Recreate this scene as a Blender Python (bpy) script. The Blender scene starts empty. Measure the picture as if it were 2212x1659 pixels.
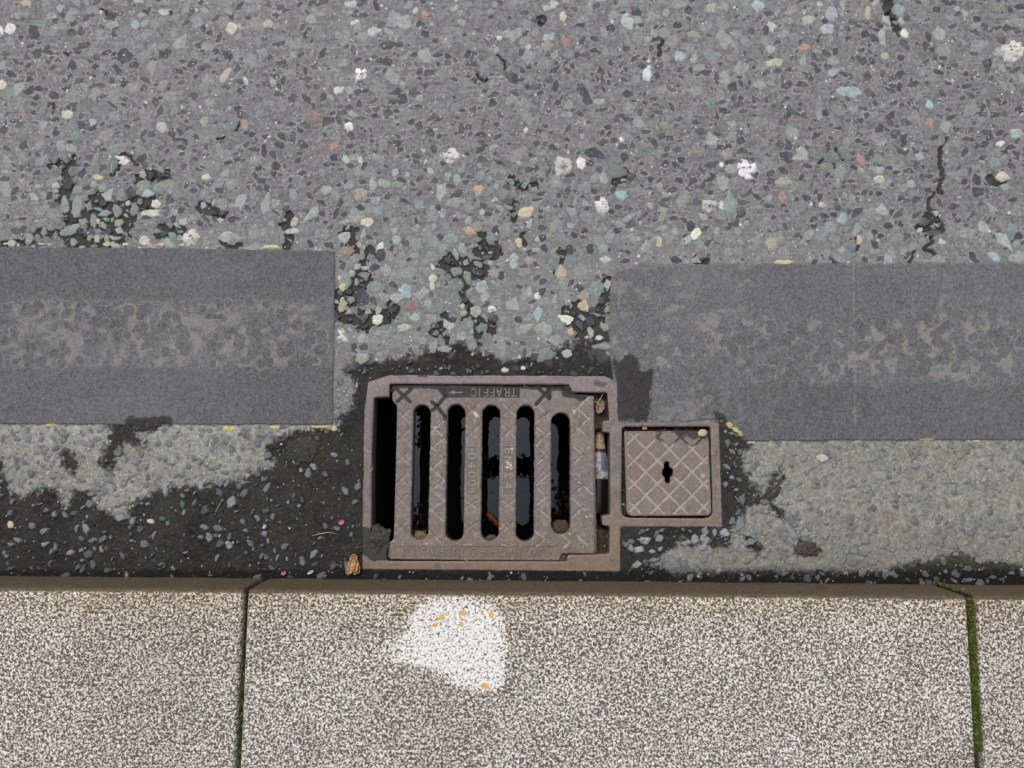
import bpy, math, random
import numpy as np
from mathutils import Vector

# ------------------------------------------------------------------ camera, sky, sun
sc = bpy.context.scene
COL = sc.collection
D = 1.45                       # camera height above the road
TH = math.radians(6.0)         # leans a little towards the road
F = 1604.0                     # focal length in units of a 2212 px wide picture
CX, CY = 1106.0, 829.5

cam_data = bpy.data.cameras.new('camera')
cam = bpy.data.objects.new('camera', cam_data)
COL.objects.link(cam)
cam.location = (0, 0, D)
cam.rotation_euler = (TH, 0, 0)
cam_data.sensor_width = 36.0
cam_data.lens = 36.0 * F / 2212.0
cam_data.clip_start = 0.02
cam_data.clip_end = 500.0
sc.camera = cam

SUN_EL, SUN_AZ = math.radians(58), math.radians(-25)   # azimuth from +y towards +x
world = bpy.data.worlds.new('World')
sc.world = world
world.use_nodes = True
wn, wl = world.node_tree.nodes, world.node_tree.links
wn.clear()
sky = wn.new('ShaderNodeTexSky'); sky.sky_type = 'NISHITA'; sky.sun_disc = False
sky.sun_elevation = SUN_EL; sky.sun_rotation = SUN_AZ
sky.air_density = 1.0; sky.dust_density = 6.0; sky.ozone_density = 1.0
hsv = wn.new('ShaderNodeHueSaturation'); hsv.inputs['Saturation'].default_value = 0.30   # cloud cover
bg = wn.new('ShaderNodeBackground'); bg.inputs['Strength'].default_value = 0.15
wo = wn.new('ShaderNodeOutputWorld')
wl.new(sky.outputs[0], hsv.inputs['Color']); wl.new(hsv.outputs[0], bg.inputs['Color']); wl.new(bg.outputs[0], wo.inputs['Surface'])

sun_data = bpy.data.lights.new('sun', 'SUN')
sun_data.energy = 1.0; sun_data.angle = math.radians(22); sun_data.color = (1.0, 0.975, 0.95)
sun = bpy.data.objects.new('sun', sun_data); COL.objects.link(sun)
sd = Vector((math.cos(SUN_EL) * math.sin(SUN_AZ), math.cos(SUN_EL) * math.cos(SUN_AZ), math.sin(SUN_EL)))
sun.rotation_euler = sd.to_track_quat('Z', 'Y').to_euler()
sun.location = sd * 5
sc.view_settings.view_transform = 'Standard'
sc.view_settings.look = 'None'
sc.view_settings.gamma = 1.0
sc.view_settings.exposure = 0.06

# ------------------------------------------------------------------ helpers
def W(X, Y, z=0.0):
    """point of the photograph (2212 px wide) on the horizontal plane z"""
    a = (X - CX); b = -(Y - CY)
    dy = b * math.cos(TH) + F * math.sin(TH)
    dz = b * math.sin(TH) - F * math.cos(TH)
    t = (z - D) / dz
    return a * t, dy * t

def WV(X, Y, z=0.0):
    x, y = W(X, Y, z); return Vector((x, y, z))

def inv(x, y, z=0.0):
    zz = z - D
    yc = y * math.cos(TH) + zz * math.sin(TH)
    zc = -y * math.sin(TH) + zz * math.cos(TH)
    return CX + F * x / (-zc), CY - F * yc / (-zc)

PX = 0.00091      # metres per picture unit near the drain

def lin(c):
    c = np.asarray(c, dtype=np.float64) / 255.0
    return np.where(c <= 0.04045, c / 12.92, ((c + 0.055) / 1.055) ** 2.4)

def L4(c, k=0.68):
    l = lin(c) * k
    return (float(l[0]), float(l[1]), float(l[2]), 1.0)

def tag(o, label=None, cat=None, group=None, kind=None):
    if label: o['label'] = label
    if cat: o['category'] = cat
    if group: o['group'] = group
    if kind: o['kind'] = kind
    return o

def vnoise(X, Y, s, seed):
    """smooth value noise in 0..1, cell size s"""
    r = np.random.RandomState(seed)
    u = (X / s).astype(np.float32); v = (Y / s).astype(np.float32)
    u = u - np.floor(u.min()); v = v - np.floor(v.min())
    n, m = int(u.max()) + 2, int(v.max()) + 2
    g = r.rand(n + 1, m + 1).astype(np.float32)
    i = u.astype(np.int32); j = v.astype(np.int32)
    fu = u - i; fv = v - j
    fu = fu * fu * (3 - 2 * fu); fv = fv * fv * (3 - 2 * fv)
    a = g[i, j] * (1 - fu) + g[i + 1, j] * fu
    b = g[i, j + 1] * (1 - fu) + g[i + 1, j + 1] * fu
    return a * (1 - fv) + b * fv

def fbm(X, Y, s, seed, o=3):
    t = 0; a = 1.0; w = 0
    for k in range(o):
        t = t + a * vnoise(X, Y, s, seed + k * 17); w += a; a *= 0.55; s *= 0.5
    return t / w

def sst(a, b, x):
    t = np.clip((x - a) / (b - a), 0, 1)
    return t * t * (3 - 2 * t)

def seg_dist(X, Y, x0, y0, x1, y1):
    dx, dy = x1 - x0, y1 - y0
    q = max(dx * dx + dy * dy, 1e-9)
    t = np.clip(((X - x0) * dx + (Y - y0) * dy) / q, 0, 1)
    return np.hypot(X - x0 - t * dx, Y - y0 - t * dy)

def poly_sdf(X, Y, P):
    d = np.full(X.shape, 1e9, dtype=np.float32)
    ins = np.zeros(X.shape, dtype=bool)
    n = len(P)
    for k in range(n):
        x0, y0 = P[k]; x1, y1 = P[(k + 1) % n]
        d = np.minimum(d, seg_dist(X, Y, x0, y0, x1, y1))
        if y0 != y1:
            c = ((y0 > Y) != (y1 > Y)) & (X < (x1 - x0) * (Y - y0) / (y1 - y0) + x0)
            ins ^= c
    return np.where(ins, -d, d)

def round_poly(P, r, seg=4):
    out = []
    n = len(P)
    for k in range(n):
        rr = r[k] if isinstance(r, (list, tuple)) else r
        p0 = Vector(P[k - 1]); p = Vector(P[k]); p1 = Vector(P[(k + 1) % n])
        a = (p0 - p); b = (p1 - p)
        q = min(rr, a.length * .45, b.length * .45)
        A = p + a.normalized() * q; B = p + b.normalized() * q
        for s in range(seg + 1):
            t = s / seg
            v = A * (1 - t) ** 2 + p * 2 * t * (1 - t) + B * t * t
            out.append((v.x, v.y))
    return out

# ------------------------------------------------------------------ materials
def new_mat(name):
    m = bpy.data.materials.new(name); m.use_nodes = True
    nt = m.node_tree
    b = nt.nodes.get('Principled BSDF')
    return m, nt, b

def attr_mat(name, rough=0.8, bump=0.3, bscale=900, spec=0.3, vary=0.10, vscale=700, hv=None):
    """colour from the surface's own 'Col' attribute, broken up by procedural grain and bump"""
    m, nt, b = new_mat(name)
    N, K = nt.nodes, nt.links
    at = N.new('ShaderNodeAttribute'); at.attribute_name = 'Col'
    tc = N.new('ShaderNodeTexCoord')
    nz = N.new('ShaderNodeTexNoise'); nz.inputs['Scale'].default_value = vscale; nz.inputs['Detail'].default_value = 3
    K.new(tc.outputs['Object'], nz.inputs['Vector'])
    mr = N.new('ShaderNodeMapRange'); mr.inputs[1].default_value = 0.3; mr.inputs[2].default_value = 0.7
    mr.inputs[3].default_value = 1 - vary * 2; mr.inputs[4].default_value = 1 + vary * 2
    K.new(nz.outputs['Fac'], mr.inputs[0])
    mx = N.new('ShaderNodeVectorMath'); mx.operation = 'SCALE'
    K.new(at.outputs['Color'], mx.inputs[0]); K.new(mr.outputs[0], mx.inputs['Scale'])
    K.new(mx.outputs[0], b.inputs['Base Color'])
    n2 = N.new('ShaderNodeTexNoise'); n2.inputs['Scale'].default_value = bscale; n2.inputs['Detail'].default_value = 2
    K.new(tc.outputs['Object'], n2.inputs['Vector'])
    bp = N.new('ShaderNodeBump'); bp.inputs['Strength'].default_value = bump; bp.inputs['Distance'].default_value = 0.0006
    K.new(n2.outputs['Fac'], bp.inputs['Height']); K.new(bp.outputs[0], b.inputs['Normal'])
    b.inputs['Roughness'].default_value = rough
    b.inputs['Specular IOR Level'].default_value = spec
    return m

def flat_mat(name, col, rough=0.7, col2=None, scale=300, spec=0.3, bump=0.2, k=0.68, trans=0.0):
    m, nt, b = new_mat(name)
    N, K = nt.nodes, nt.links
    tc = N.new('ShaderNodeTexCoord')
    nz = N.new('ShaderNodeTexNoise'); nz.inputs['Scale'].default_value = scale; nz.inputs['Detail'].default_value = 4
    K.new(tc.outputs['Object'], nz.inputs['Vector'])
    cr = N.new('ShaderNodeValToRGB')
    cr.color_ramp.elements[0].position = 0.35; cr.color_ramp.elements[0].color = L4(col, k)
    cr.color_ramp.elements[1].position = 0.65; cr.color_ramp.elements[1].color = L4(col2 or col, k)
    K.new(nz.outputs['Fac'], cr.inputs[0]); K.new(cr.outputs[0], b.inputs['Base Color'])
    bp = N.new('ShaderNodeBump'); bp.inputs['Strength'].default_value = bump; bp.inputs['Distance'].default_value = 0.001
    K.new(nz.outputs['Fac'], bp.inputs['Height']); K.new(bp.outputs[0], b.inputs['Normal'])
    b.inputs['Roughness'].default_value = rough
    b.inputs['Specular IOR Level'].default_value = spec
    if trans: b.inputs['Transmission Weight'].default_value = trans
    return m

M_ROAD = attr_mat('asphalt_aggregate', rough=0.75, bump=0.5, bscale=600, spec=0.3, vary=0.10, vscale=480)
M_PATCH = attr_mat('worn_thermoplastic', rough=0.8, bump=0.6, bscale=700, spec=0.3, vary=0.13, vscale=650)
M_SILT = attr_mat('wet_silt', rough=0.75, bump=0.5, bscale=500, spec=0.14, vary=0.14, vscale=420)
M_IRON = attr_mat('cast_iron', rough=0.62, bump=0.6, bscale=420, spec=0.35, vary=0.09, vscale=300)
M_GUM = attr_mat('old_gum', rough=0.8, bump=0.6, bscale=600, vary=0.10)
M_PAINT = attr_mat('yellow_paint', rough=0.6, bump=0.4, vary=0.08)

# ------------------------------------------------------------------ mesh builders
def mesh_obj(name, co, faces, mat, col=None, parent=None, smooth=True, mats=None, midx=None):
    """co (n,3), faces (m,4) or (m,3) int array"""
    co = np.asarray(co, dtype=np.float32); faces = np.asarray(faces, dtype=np.int32)
    me = bpy.data.meshes.new(name)
    me.vertices.add(len(co)); me.vertices.foreach_set('co', co.ravel())
    k = faces.shape[1]
    me.loops.add(faces.size); me.loops.foreach_set('vertex_index', faces.ravel())
    me.polygons.add(len(faces)); me.polygons.foreach_set('loop_start', np.arange(0, faces.size, k, dtype=np.int32))
    me.polygons.foreach_set('loop_total', np.full(len(faces), k, dtype=np.int32))
    if smooth: me.polygons.foreach_set('use_smooth', np.ones(len(faces), dtype=bool))
    if midx is not None: me.polygons.foreach_set('material_index', np.asarray(midx, dtype=np.int32))
    me.update(calc_edges=True)
    if col is not None:
        a = me.color_attributes.new('Col', 'FLOAT_COLOR', 'POINT')
        c4 = np.ones((len(co), 4), dtype=np.float32); c4[:, :3] = col
        a.data.foreach_set('color', c4.ravel())
    for mm in (mats or [mat]): me.materials.append(mm)
    o = bpy.data.objects.new(name, me); COL.objects.link(o)
    if parent is not None: o.parent = parent
    return o

def sub_obj(name, co, col, quads, mat, parent=None, **kw):
    used, invx = np.unique(quads, return_inverse=True)
    return mesh_obj(name, co[used], invx.reshape(quads.shape), mat, col[used] if col is not None else None, parent, **kw)

def pm(name, verts, faces, mat, parent=None, smooth=True):
    me = bpy.data.meshes.new(name); me.from_pydata([tuple(v) for v in verts], [], faces); me.update()
    if smooth:
        for p in me.polygons: p.use_smooth = True
    me.materials.append(mat)
    o = bpy.data.objects.new(name, me); COL.objects.link(o)
    if parent is not None: o.parent = parent
    return o

def tube(name, pts, r, mat, parent=None, seg=6):
    V, Fc = [], []
    n = len(pts)
    for i, p in enumerate(pts):
        p = Vector(p); q = Vector(pts[min(i + 1, n - 1)]) - Vector(pts[max(i - 1, 0)])
        q.normalize(); s = q.cross(Vector((0, 0, 1)))
        if s.length < 1e-4: s = Vector((1, 0, 0))
        s.normalize(); u = s.cross(q)
        rr = r[i] if isinstance(r, (list, tuple)) else r
        for k in range(seg):
            a = 2 * math.pi * k / seg
            V.append(p + s * math.cos(a) * rr + u * math.sin(a) * rr)
    for i in range(n - 1):
        for k in range(seg):
            Fc.append((i * seg + k, i * seg + (k + 1) % seg, (i + 1) * seg + (k + 1) % seg, (i + 1) * seg + k))
    Fc.append(tuple(range(seg))[::-1]); Fc.append(tuple((n - 1) * seg + k for k in range(seg)))
    return pm(name, V, Fc, mat, parent)

def empty(name, loc=(0, 0, 0)):
    o = bpy.data.objects.new(name, None); COL.objects.link(o); o.location = loc; o.empty_display_size = 0.05
    return o

# ------------------------------------------------------------------ the drain's outlines (picture units)
c1 = lambda x, y: (743.1 + .28653 * x, 777.7 + .28653 * y)
c2 = lambda x, y: (1209.7 + .24995 * x, 846.8 + .24995 * y)
z2 = lambda x, y: (829.5 + .20313 * x, 803.6 + .20313 * y)
z4 = lambda x, y: (812.2 + .19532 * x, 1149.3 + .19532 * y)

FRAME_OUT = round_poly([c1(182, 165), c1(345, 112), c1(600, 114), c1(1200, 116), c1(1965, 120), c1(2065, 165), c1(2069, 455),
                        c2(520, 255), c2(1000, 252), c2(1375, 262), c2(1388, 640), c2(1405, 1170), c2(525, 1165),
                        c1(2083, 1597), c1(1100, 1588), c1(138, 1580), c1(140, 1250), c1(152, 400)], 3)
OPEN = round_poly([c1(226, 283), c1(340, 277), c1(345, 180), c1(1700, 185), c1(1715, 243), c1(1985, 245), c1(2002, 455),
                   c1(1950, 462), c1(1948, 540), c1(2005, 548), c1(2008, 1168), c1(1945, 1178), c1(1950, 1246), c1(2003, 1255),
                   c1(2002, 1465), c1(1690, 1470), c1(1680, 1519), c1(328, 1516), c1(328, 1385), c1(205, 1372), c1(210, 700)],
                  [4, 2, 4, 3, 3, 5, 3, 3, 3, 3, 3, 3, 3, 3, 6, 3, 3, 4, 3, 4, 3])
BOXHOLE = round_poly([c2(535, 300), c2(1300, 298), c2(1322, 1095), c2(528, 1088)], [10, 6, 20, 20], 6)
GRATE = round_poly([c1(362, 188), c1(900, 190), c1(1638, 205), c1(1700, 250), c1(1888, 262), c1(1915, 1465), c1(1645, 1465),
                    c1(1625, 1519), c1(900, 1515), c1(332, 1506), c1(334, 1385), c1(372, 1345), c1(385, 900), c1(397, 345), c1(362, 312)],
                   [9, 3, 5, 4, 5, 4, 3, 3, 3, 8, 5, 5, 3, 5, 4])
SLOTS = [((525, 655), 338, (505, 635), 1357), ((780, 915), 335, (765, 903), 1366), ((1043, 1177), 340, (1033, 1167), 1364),
         ((1302, 1437), 342, (1300, 1428), 1368), ((1562, 1706), 398, (1562, 1706), 1312)]
LID = round_poly([c2(550, 335), c2(1285, 328), c2(1312, 1072), c2(572, 1074)], [5, 5, 14, 14], 6)

# ------------------------------------------------------------------ the road as one fine relief
DX = 0.00112
xs = np.arange(-1.22, 1.22, DX, dtype=np.float32)
ys = np.arange(-0.262, 1.10, DX, dtype=np.float32)
GX, GY = np.meshgrid(xs, ys)          # rows = y
PXX, PYY = inv(GX, GY)
PXX = PXX.astype(np.float32); PYY = PYY.astype(np.float32)
NY, NX = GX.shape
rng = np.random.RandomState(7)
rnd = random.Random(5)

Cc = np.zeros((NY, NX, 3), dtype=np.float32)
H = np.zeros((NY, NX), dtype=np.float32)
ID = np.zeros((NY, NX), dtype=np.int32)
n_lo = fbm(PXX, PYY, 220, 1)
n_mid = fbm(PXX, PYY, 34, 2)
n_fine = fbm(PXX, PYY, 7, 3, 2)
n_str = vnoise(PXX, PYY * 9, 26, 5)
n_px = rng.rand(NY, NX).astype(np.float32)
n_gr = fbm(PXX, PYY, 4.6, 15, 2)
n_gr = (n_gr - .5) * 1.0
n_edge = fbm(PXX, PYY, 9, 11, 2) - .5
n_warp = fbm(PXX, PYY, 46, 12, 4) - .5

def setc(mask, col, base=None):
    Cc[...] = Cc * (1 - mask[..., None]) + lin(col).astype(np.float32) * mask[..., None]

setc(np.ones_like(H), (116, 115, 118))
warm = sst(.45, .65, n_mid * .6 + n_lo * .4)
setc(.5 * warm, (126, 127, 125))
Cc *= (1 + (n_fine - .5)[..., None] * .30 + (n_str - .5)[..., None] * .24 + (n_px - .5)[..., None] * .20 + n_gr[..., None] * .55)

# mid zone between the patches a touch lighter
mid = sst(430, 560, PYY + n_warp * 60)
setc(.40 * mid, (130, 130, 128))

# gutter strip: smooth, beige grey
gut = sst(-6, 6, PYY - np.where(PXX < 1000, 905, 950) + n_warp * 40) * np.where((PXX > 724) & (PXX < 790), 0, 1)
setc(.95 * gut, (146, 144, 138))
Cc *= 1 + gut[..., None] * ((n_mid - .5)[..., None] * .50 + n_gr[..., None] * .58 + (n_px - .5)[..., None] * .25 + (n_fine - .5)[..., None] * .35)
gl = gut * sst(1500, 1800, PXX) * sst(.5, .65, n_mid)
setc(.35 * gl, (124, 117, 106))
gs = gut * sst(1090, 1250, PYY)
setc(.55 * gs * (PXX > 1300), (122, 117, 109))

# --- silt (dark, damp) outlines
SILT1 = [(-300, 1012), (0, 1015), (22, 1050), (46, 1071), (70, 1064), (98, 1059), (123, 1061), (127, 1089), (141, 1094), (169, 1066),
         (197, 1070), (218, 1096), (246, 1110), (274, 1128), (290, 1089), (316, 1071), (338, 1047), (373, 1056), (422, 1057), (457, 1036),
         (503, 1040), (545, 1030), (588, 1001), (577, 969), (598, 945), (650, 932), (722, 926), (752, 896), (765, 872), (772, 830), (752, 800),
         (769, 775), (816, 776), (910, 768), (963, 745), (1004, 735), (1035, 765), (1082, 778), (1129, 773), (1198, 762), (1223, 738), (1254, 729),
         (1285, 742), (1313, 772), (1335, 801), (1340, 776), (1362, 768), (1379, 801), (1412, 801), (1404, 843), (1395, 905), (1460, 915),
         (1556, 910), (1546, 893), (1566, 913), (1602, 946), (1631, 961), (1594, 971), (1602, 1008), (1627, 1042), (1640, 1062), (1611, 1083),
         (1594, 1124), (1578, 1174), (1528, 1182), (1462, 1168), (1433, 1191), (1412, 1216), (1450, 1236), (1600, 1243), (1900, 1244),
         (1942, 1232), (2000, 1211), (2062, 1184), (2103, 1199), (2160, 1222), (2212, 1232), (2500, 1236), (2500, 1400), (-300, 1400)]
SILT1 = [p for p in SILT1]
s1 = poly_sdf(PXX, PYY, SILT1)
s1 = s1 + n_warp * 30 + n_edge * 18 + n_gr * 12 + (n_px - .5) * 5
extra = [((232, 1000), (262, 905), 20), ((262, 905), (330, 918), 16), ((330, 918), (372, 905), 9), ((240, 925), (300, 950), 16), ((145, 990), (152, 1000), 15),
         ((640, 965), (700, 1000), 34), ((1690, 1030), (1650, 1078), 8), ((1650, 1078), (1600, 1085), 12), ((190, 1090), (205, 1130), 16),
         ((1668, 1095), (1685, 1110), 11), ((1610, 1150), (1630, 1180), 9), ((1735, 1182), (1755, 1190), 16), ((0, 1000), (12, 1040), 12)]
for a, b, w in extra:
    s1 = np.minimum(s1, seg_dist(PXX, PYY, a[0], a[1], b[0], b[1]) - w * .8 + n_edge * 22 + n_warp * 40 + n_gr * 10)
silt = sst(11, -8, s1)

# --- lost-binder pits and cracks
PITS = [([(108, 356), (140, 350), (155, 352)], 6), ([(150, 352), (146, 385), (138, 430), (160, 470), (150, 500), (170, 515)], 11), ([(215, 425), (240, 455), (275, 462), (322, 438)], 14),
        ([(200, 440), (228, 478), (262, 488)], 19), ([(128, 505), (60, 520), (10, 528)], 5), ([(243, 345), (262, 332), (275, 335), (298, 356)], 2.5),
        ([(300, 390), (330, 382), (362, 376)], 8), ([(315, 385), (322, 400)], 4), ([(258, 350), (256, 365), (240, 378)], 4), ([(150, 470), (260, 515), (160, 520)], 11), ([(270, 445), (290, 470)], 8),
        ([(350, 490), (392, 500), (345, 512)], 8), ([(438, 448), (460, 458), (482, 462)], 7), ([(624, 470), (620, 485)], 7), ([(625, 510), (621, 530)], 6),
        ([(745, 498), (762, 502), (760, 522), (768, 545)], 9), ([(795, 545), (786, 565), (778, 590), (790, 605), (760, 640), (735, 645)], 11), ([(735, 640), (728, 665), (760, 690)], 9), ([(785, 690), (810, 685), (850, 672)], 12), ([(770, 696), (790, 702)], 10),
        ([(845, 650), (838, 660)], 4), ([(1003, 566), (1004, 610), (1003, 650), (1014, 668), (1006, 690)], 5), ([(966, 575), (990, 566), (1035, 588)], 11), ([(980, 590), (1000, 600), (1030, 575)], 9),
        ([(1014, 668), (1030, 690), (1062, 700), (1064, 712)], 7), ([(1032, 700), (1030, 735)], 7), ([(960, 690), (952, 715), (962, 735)], 8), ([(940, 720), (960, 700)], 6),
        ([(1045, 510), (1050, 528), (1072, 545), (1038, 545)], 8), ([(1215, 545), (1216, 565), (1203, 578), (1192, 572)], 6), ([(1215, 560), (1225, 540)], 4), ([(1314, 610), (1310, 640), (1313, 660), (1300, 665)], 8),
        ([(1222, 672), (1258, 660)], 6), ([(1232, 690), (1256, 680), (1250, 705), (1290, 700)], 12), ([(1256, 720), (1300, 725)], 12), ([(1114, 440), (1106, 456), (1112, 472)], 6), ([(1106, 388), (1160, 398)], 5), ([(1350, 372), (1356, 378), (1330, 392)], 7),
        ([(1132, 512), (1134, 520)], 6), ([(1917, -10), (1921, 20), (1930, 45), (1937, 60)], 6), ([(1937, 60), (1943, 78)], 2), ([(2043, 300), (2030, 325), (2031, 350), (2036, 372), (2032, 395), (2028, 408), (2036, 416)], 4.6), ([(2018, 418), (2006, 440), (2005, 462)], 3.2),
        ([(2008, 465), (2016, 490), (2004, 495)], 8), ([(1985, 492), (2034, 496)], 5), ([(2008, 500), (2015, 520), (1998, 538), (2018, 548)], 4.5), ([(1975, 542), (1962, 566)], 2.6), ([(1806, 322), (1816, 335), (1822, 345)], 3.5), ([(1770, 352), (1778, 338), (1800, 350), (1803, 362)], 2.8),
        ([(1849, 512), (1849, 540)], 3.2), ([(1500, 562), (1520, 566)], 6), ([(1172, 40), (1166, 50)], 5), ([(1432, 90), (1424, 118)], 3.4), ([(1073, 118), (1088, 130), (1090, 150)], 2.3), ([(1032, 160), (1052, 172)], 3), ([(2140, 385), (2170, 392)], 5),
        ([(220, 22), (235, 32)], 4), ([(368, 24), (370, 32)], 3), ([(146, 118), (140, 115)], 2.5), ([(115, 225), (116, 235)], 2.5), ([(135, 250), (140, 240)], 3),
        ([(510, 280), (520, 265)], 3.2), ([(470, 300), (485, 296)], 2), ([(255, 556), (256, 566)], 3), ([(478, 520), (520, 528)], 4)]
pit = np.zeros_like(H)
prs = random.Random(3)
def jag(pts, w):
    for _ in range(3 if w < 5 else 1):
        out = [pts[0]]
        for a, b in zip(pts, pts[1:]):
            l = math.hypot(b[0] - a[0], b[1] - a[1])
            if l > 7:
                o_ = prs.uniform(-.26, .26); out.append(((a[0] + b[0]) / 2 - (b[1] - a[1]) * o_, (a[1] + b[1]) / 2 + (b[0] - a[0]) * o_))
            out.append(b)
        pts = out
    return pts
PITS = [(jag(p, w), w) for p, w in PITS]
for pts, w in PITS:
    if w >= 5: w = w * 1.2 + 2
    X0 = min(p[0] for p in pts) - 30; X1 = max(p[0] for p in pts) + 30; Y0 = min(p[1] for p in pts) - 30; Y1 = max(p[1] for p in pts) + 30
    a = np.array([W(X0, Y1), W(X1, Y1), W(X0, Y0), W(X1, Y0)])
    i0 = max(0, int((a[:, 0].min() - xs[0]) / DX)); i1 = min(NX, int((a[:, 0].max() - xs[0]) / DX) + 1)
    j0 = max(0, int((a[:, 1].min() - ys[0]) / DX)); j1 = min(NY, int((a[:, 1].max() - ys[0]) / DX) + 1)
    if i1 <= i0 or j1 <= j0: continue
    w_ = (slice(j0, j1), slice(i0, i1))
    for k in range(len(pts) - 1):
        d = seg_dist(PXX[w_], PYY[w_], *pts[k], *pts[k + 1]) + (n_edge[w_] * (3 + w * 1.3) + n_warp[w_] * w * 1.5 if w > 5 else n_edge[w_] * (1.2 + w * .7) + n_warp[w_] * w * .3)
        pit[w_] = np.maximum(pit[w_], sst(w + 1.2, w - 1.2, d))

# --- the two dark patches laid over the old yellow lines
PL = [(-700, 533), (0, 534), (250, 535), (480, 538), (600, 540), (724, 542), (722, 700), (719, 917), (500, 917), (0, 916), (-700, 916)]
PR = round_poly([(1316, 573), (1560, 572), (1900, 569), (3000, 567), (3000, 949), (1900, 951), (1615, 953), (1596, 935), (1560, 905), (1440, 915), (1336, 915), (1318, 760)],
                [56, 2, 2, 2, 2, 2, 3, 3, 3, 3, 3, 3])
wob = n_edge * 2.6 + n_warp * 3
sPL = poly_sdf(PXX, PYY, PL) + wob
sPR = poly_sdf(PXX, PYY, PR) + wob * 1.2
patch = (sPL < 0) | (sPR < 0)
occ = np.zeros((NY, NX), dtype=bool)
nopatch = ~patch
occ |= pit > .4

# heights and colours before the stones
H += -0.0036 * pit
setc(pit, (60, 58, 54))
setc(silt * .97, (46, 45, 43))
Cc *= 1 + silt[..., None] * ((fbm(PXX, PYY, 60, 31) - .5)[..., None] * .75 + (n_fine - .5)[..., None] * .5 + n_gr[..., None] * .9)
brown = silt * sst(.52, .68, fbm(PXX, PYY, 90, 37))
setc(.35 * brown, (68, 64, 54))
H += silt * (0.0024 * (n_mid - .5) + 0.0008 + .0012 * n_gr)
H += gut * .0007 * n_gr
olive = silt * sst(1235, 1200, PYY) * (PXX > 1930) * .55
setc(olive, (86, 80, 58))
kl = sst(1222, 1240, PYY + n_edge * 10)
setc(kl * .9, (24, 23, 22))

OCC0 = occ.copy()
def chip(cx, cy, a, b, ang, col, h=0.0006, sides=7, alpha=1.0, hollow=False, ident=0, ring=0.0, grain=.16, check=0.0, vein=False, wobble=.16, pitlift=True, seed=None, force=False, soft=0):
    """one angular stone let into the surface; centre in picture units, half sizes in picture units"""
    r = rnd if seed is None else random.Random(seed)
    x, y = W(cx, cy)
    s = DX
    pxm = 0.00091 * (1 + max(0, (1000 - cy)) * 0.00006)
    A, B = a * pxm, b * pxm
    R = max(A, B) * 1.45 + s
    i0 = int((x - R - xs[0]) / s); i1 = int((x + R - xs[0]) / s) + 2
    j0 = int((y - R - ys[0]) / s); j1 = int((y + R - ys[0]) / s) + 2
    i0 = max(i0, 0); j0 = max(j0, 0); i1 = min(i1, NX); j1 = min(j1, NY)
    if i1 - i0 < 2 or j1 - j0 < 2: return False
    w_ = (slice(j0, j1), slice(i0, i1))
    dx = GX[w_] - x; dy = GY[w_] - y
    c, sn = math.cos(ang), math.sin(ang)
    u = (dx * c + dy * sn) / A; v = (-dx * sn + dy * c) / B
    m = np.full(u.shape, -9.0, dtype=np.float32)
    t0 = r.random() * 6.28
    for k in range(sides):
        t = t0 + 2 * math.pi * (k + (r.random() - .5) * .65) / sides
        d = .72 + .32 * r.random()
        m = np.maximum(m, u * math.cos(t) + v * math.sin(t) - d)
    m = m + n_edge[w_] * wobble * 2
    mn = min(A, B)
    al = np.clip(-m * mn / s + .5, 0, 1) * alpha
    ins = m < 0
    if not force:
        al = al * nopatch[w_]; ins = ins & nopatch[w_]
    if not ins.any(): return False
    if check and (occ[w_] & ins).sum() > check * ins.sum(): return False
    if soft: al = np.clip(-m * mn / s * soft, 0, 1) * alpha * nopatch[w_]
    if ring:
        rg = np.clip(1 - np.abs(m * mn / s - .6) / 1.3, 0, 1) * (~occ[w_]) * nopatch[w_] if ring < 0 else None
        if ring < 0: Cc[w_] = Cc[w_] * (1 + ring * rg[..., None])
    if ring > 0:
        rg = np.clip(1 - np.abs(m * mn / s - 1.0) / 1.6, 0, 1) * ring * (~occ[w_]) * nopatch[w_] * (1 - pit[w_])
        Cc[w_] = Cc[w_] * (1 + .30 * rg[..., None])
    gm = sum(col) / 3.0
    if cy < 850: col = tuple(gm + (q_ - gm) * .72 for q_ in col)
    cl = lin(col).astype(np.float32)
    tone = 1 + (n_fine[w_] - .5) * grain * 2 + (n_px[w_] - .5) * grain + (r.random() - .5) * grain
    if vein:
        q = r.random() * 3.14; off = (r.random() - .5) * .6
        vv = np.abs(u * math.cos(q) + v * math.sin(q) + off + n_edge[w_] * .5) * mn / s
        ve = (np.clip(.9 - vv, 0, 1) * (np.hypot(u, v) < .75) * .75)[..., None]
        colr = cl * tone[..., None] * (1 - ve) + lin((205, 208, 200)).astype(np.float32) * ve
    else:
        colr = cl * tone[..., None]
    Cc[w_] = Cc[w_] * (1 - al[..., None]) + colr * al[..., None]
    tgt = h * np.clip(-m * 5, 0, 1)
    H[w_] = np.where(ins, np.maximum(H[w_] + tgt, tgt if pitlift else -1) , H[w_])
    occ[w_] |= ins
    if ident: ID[w_] = np.where(ins, ident, ID[w_])
    return True

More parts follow.
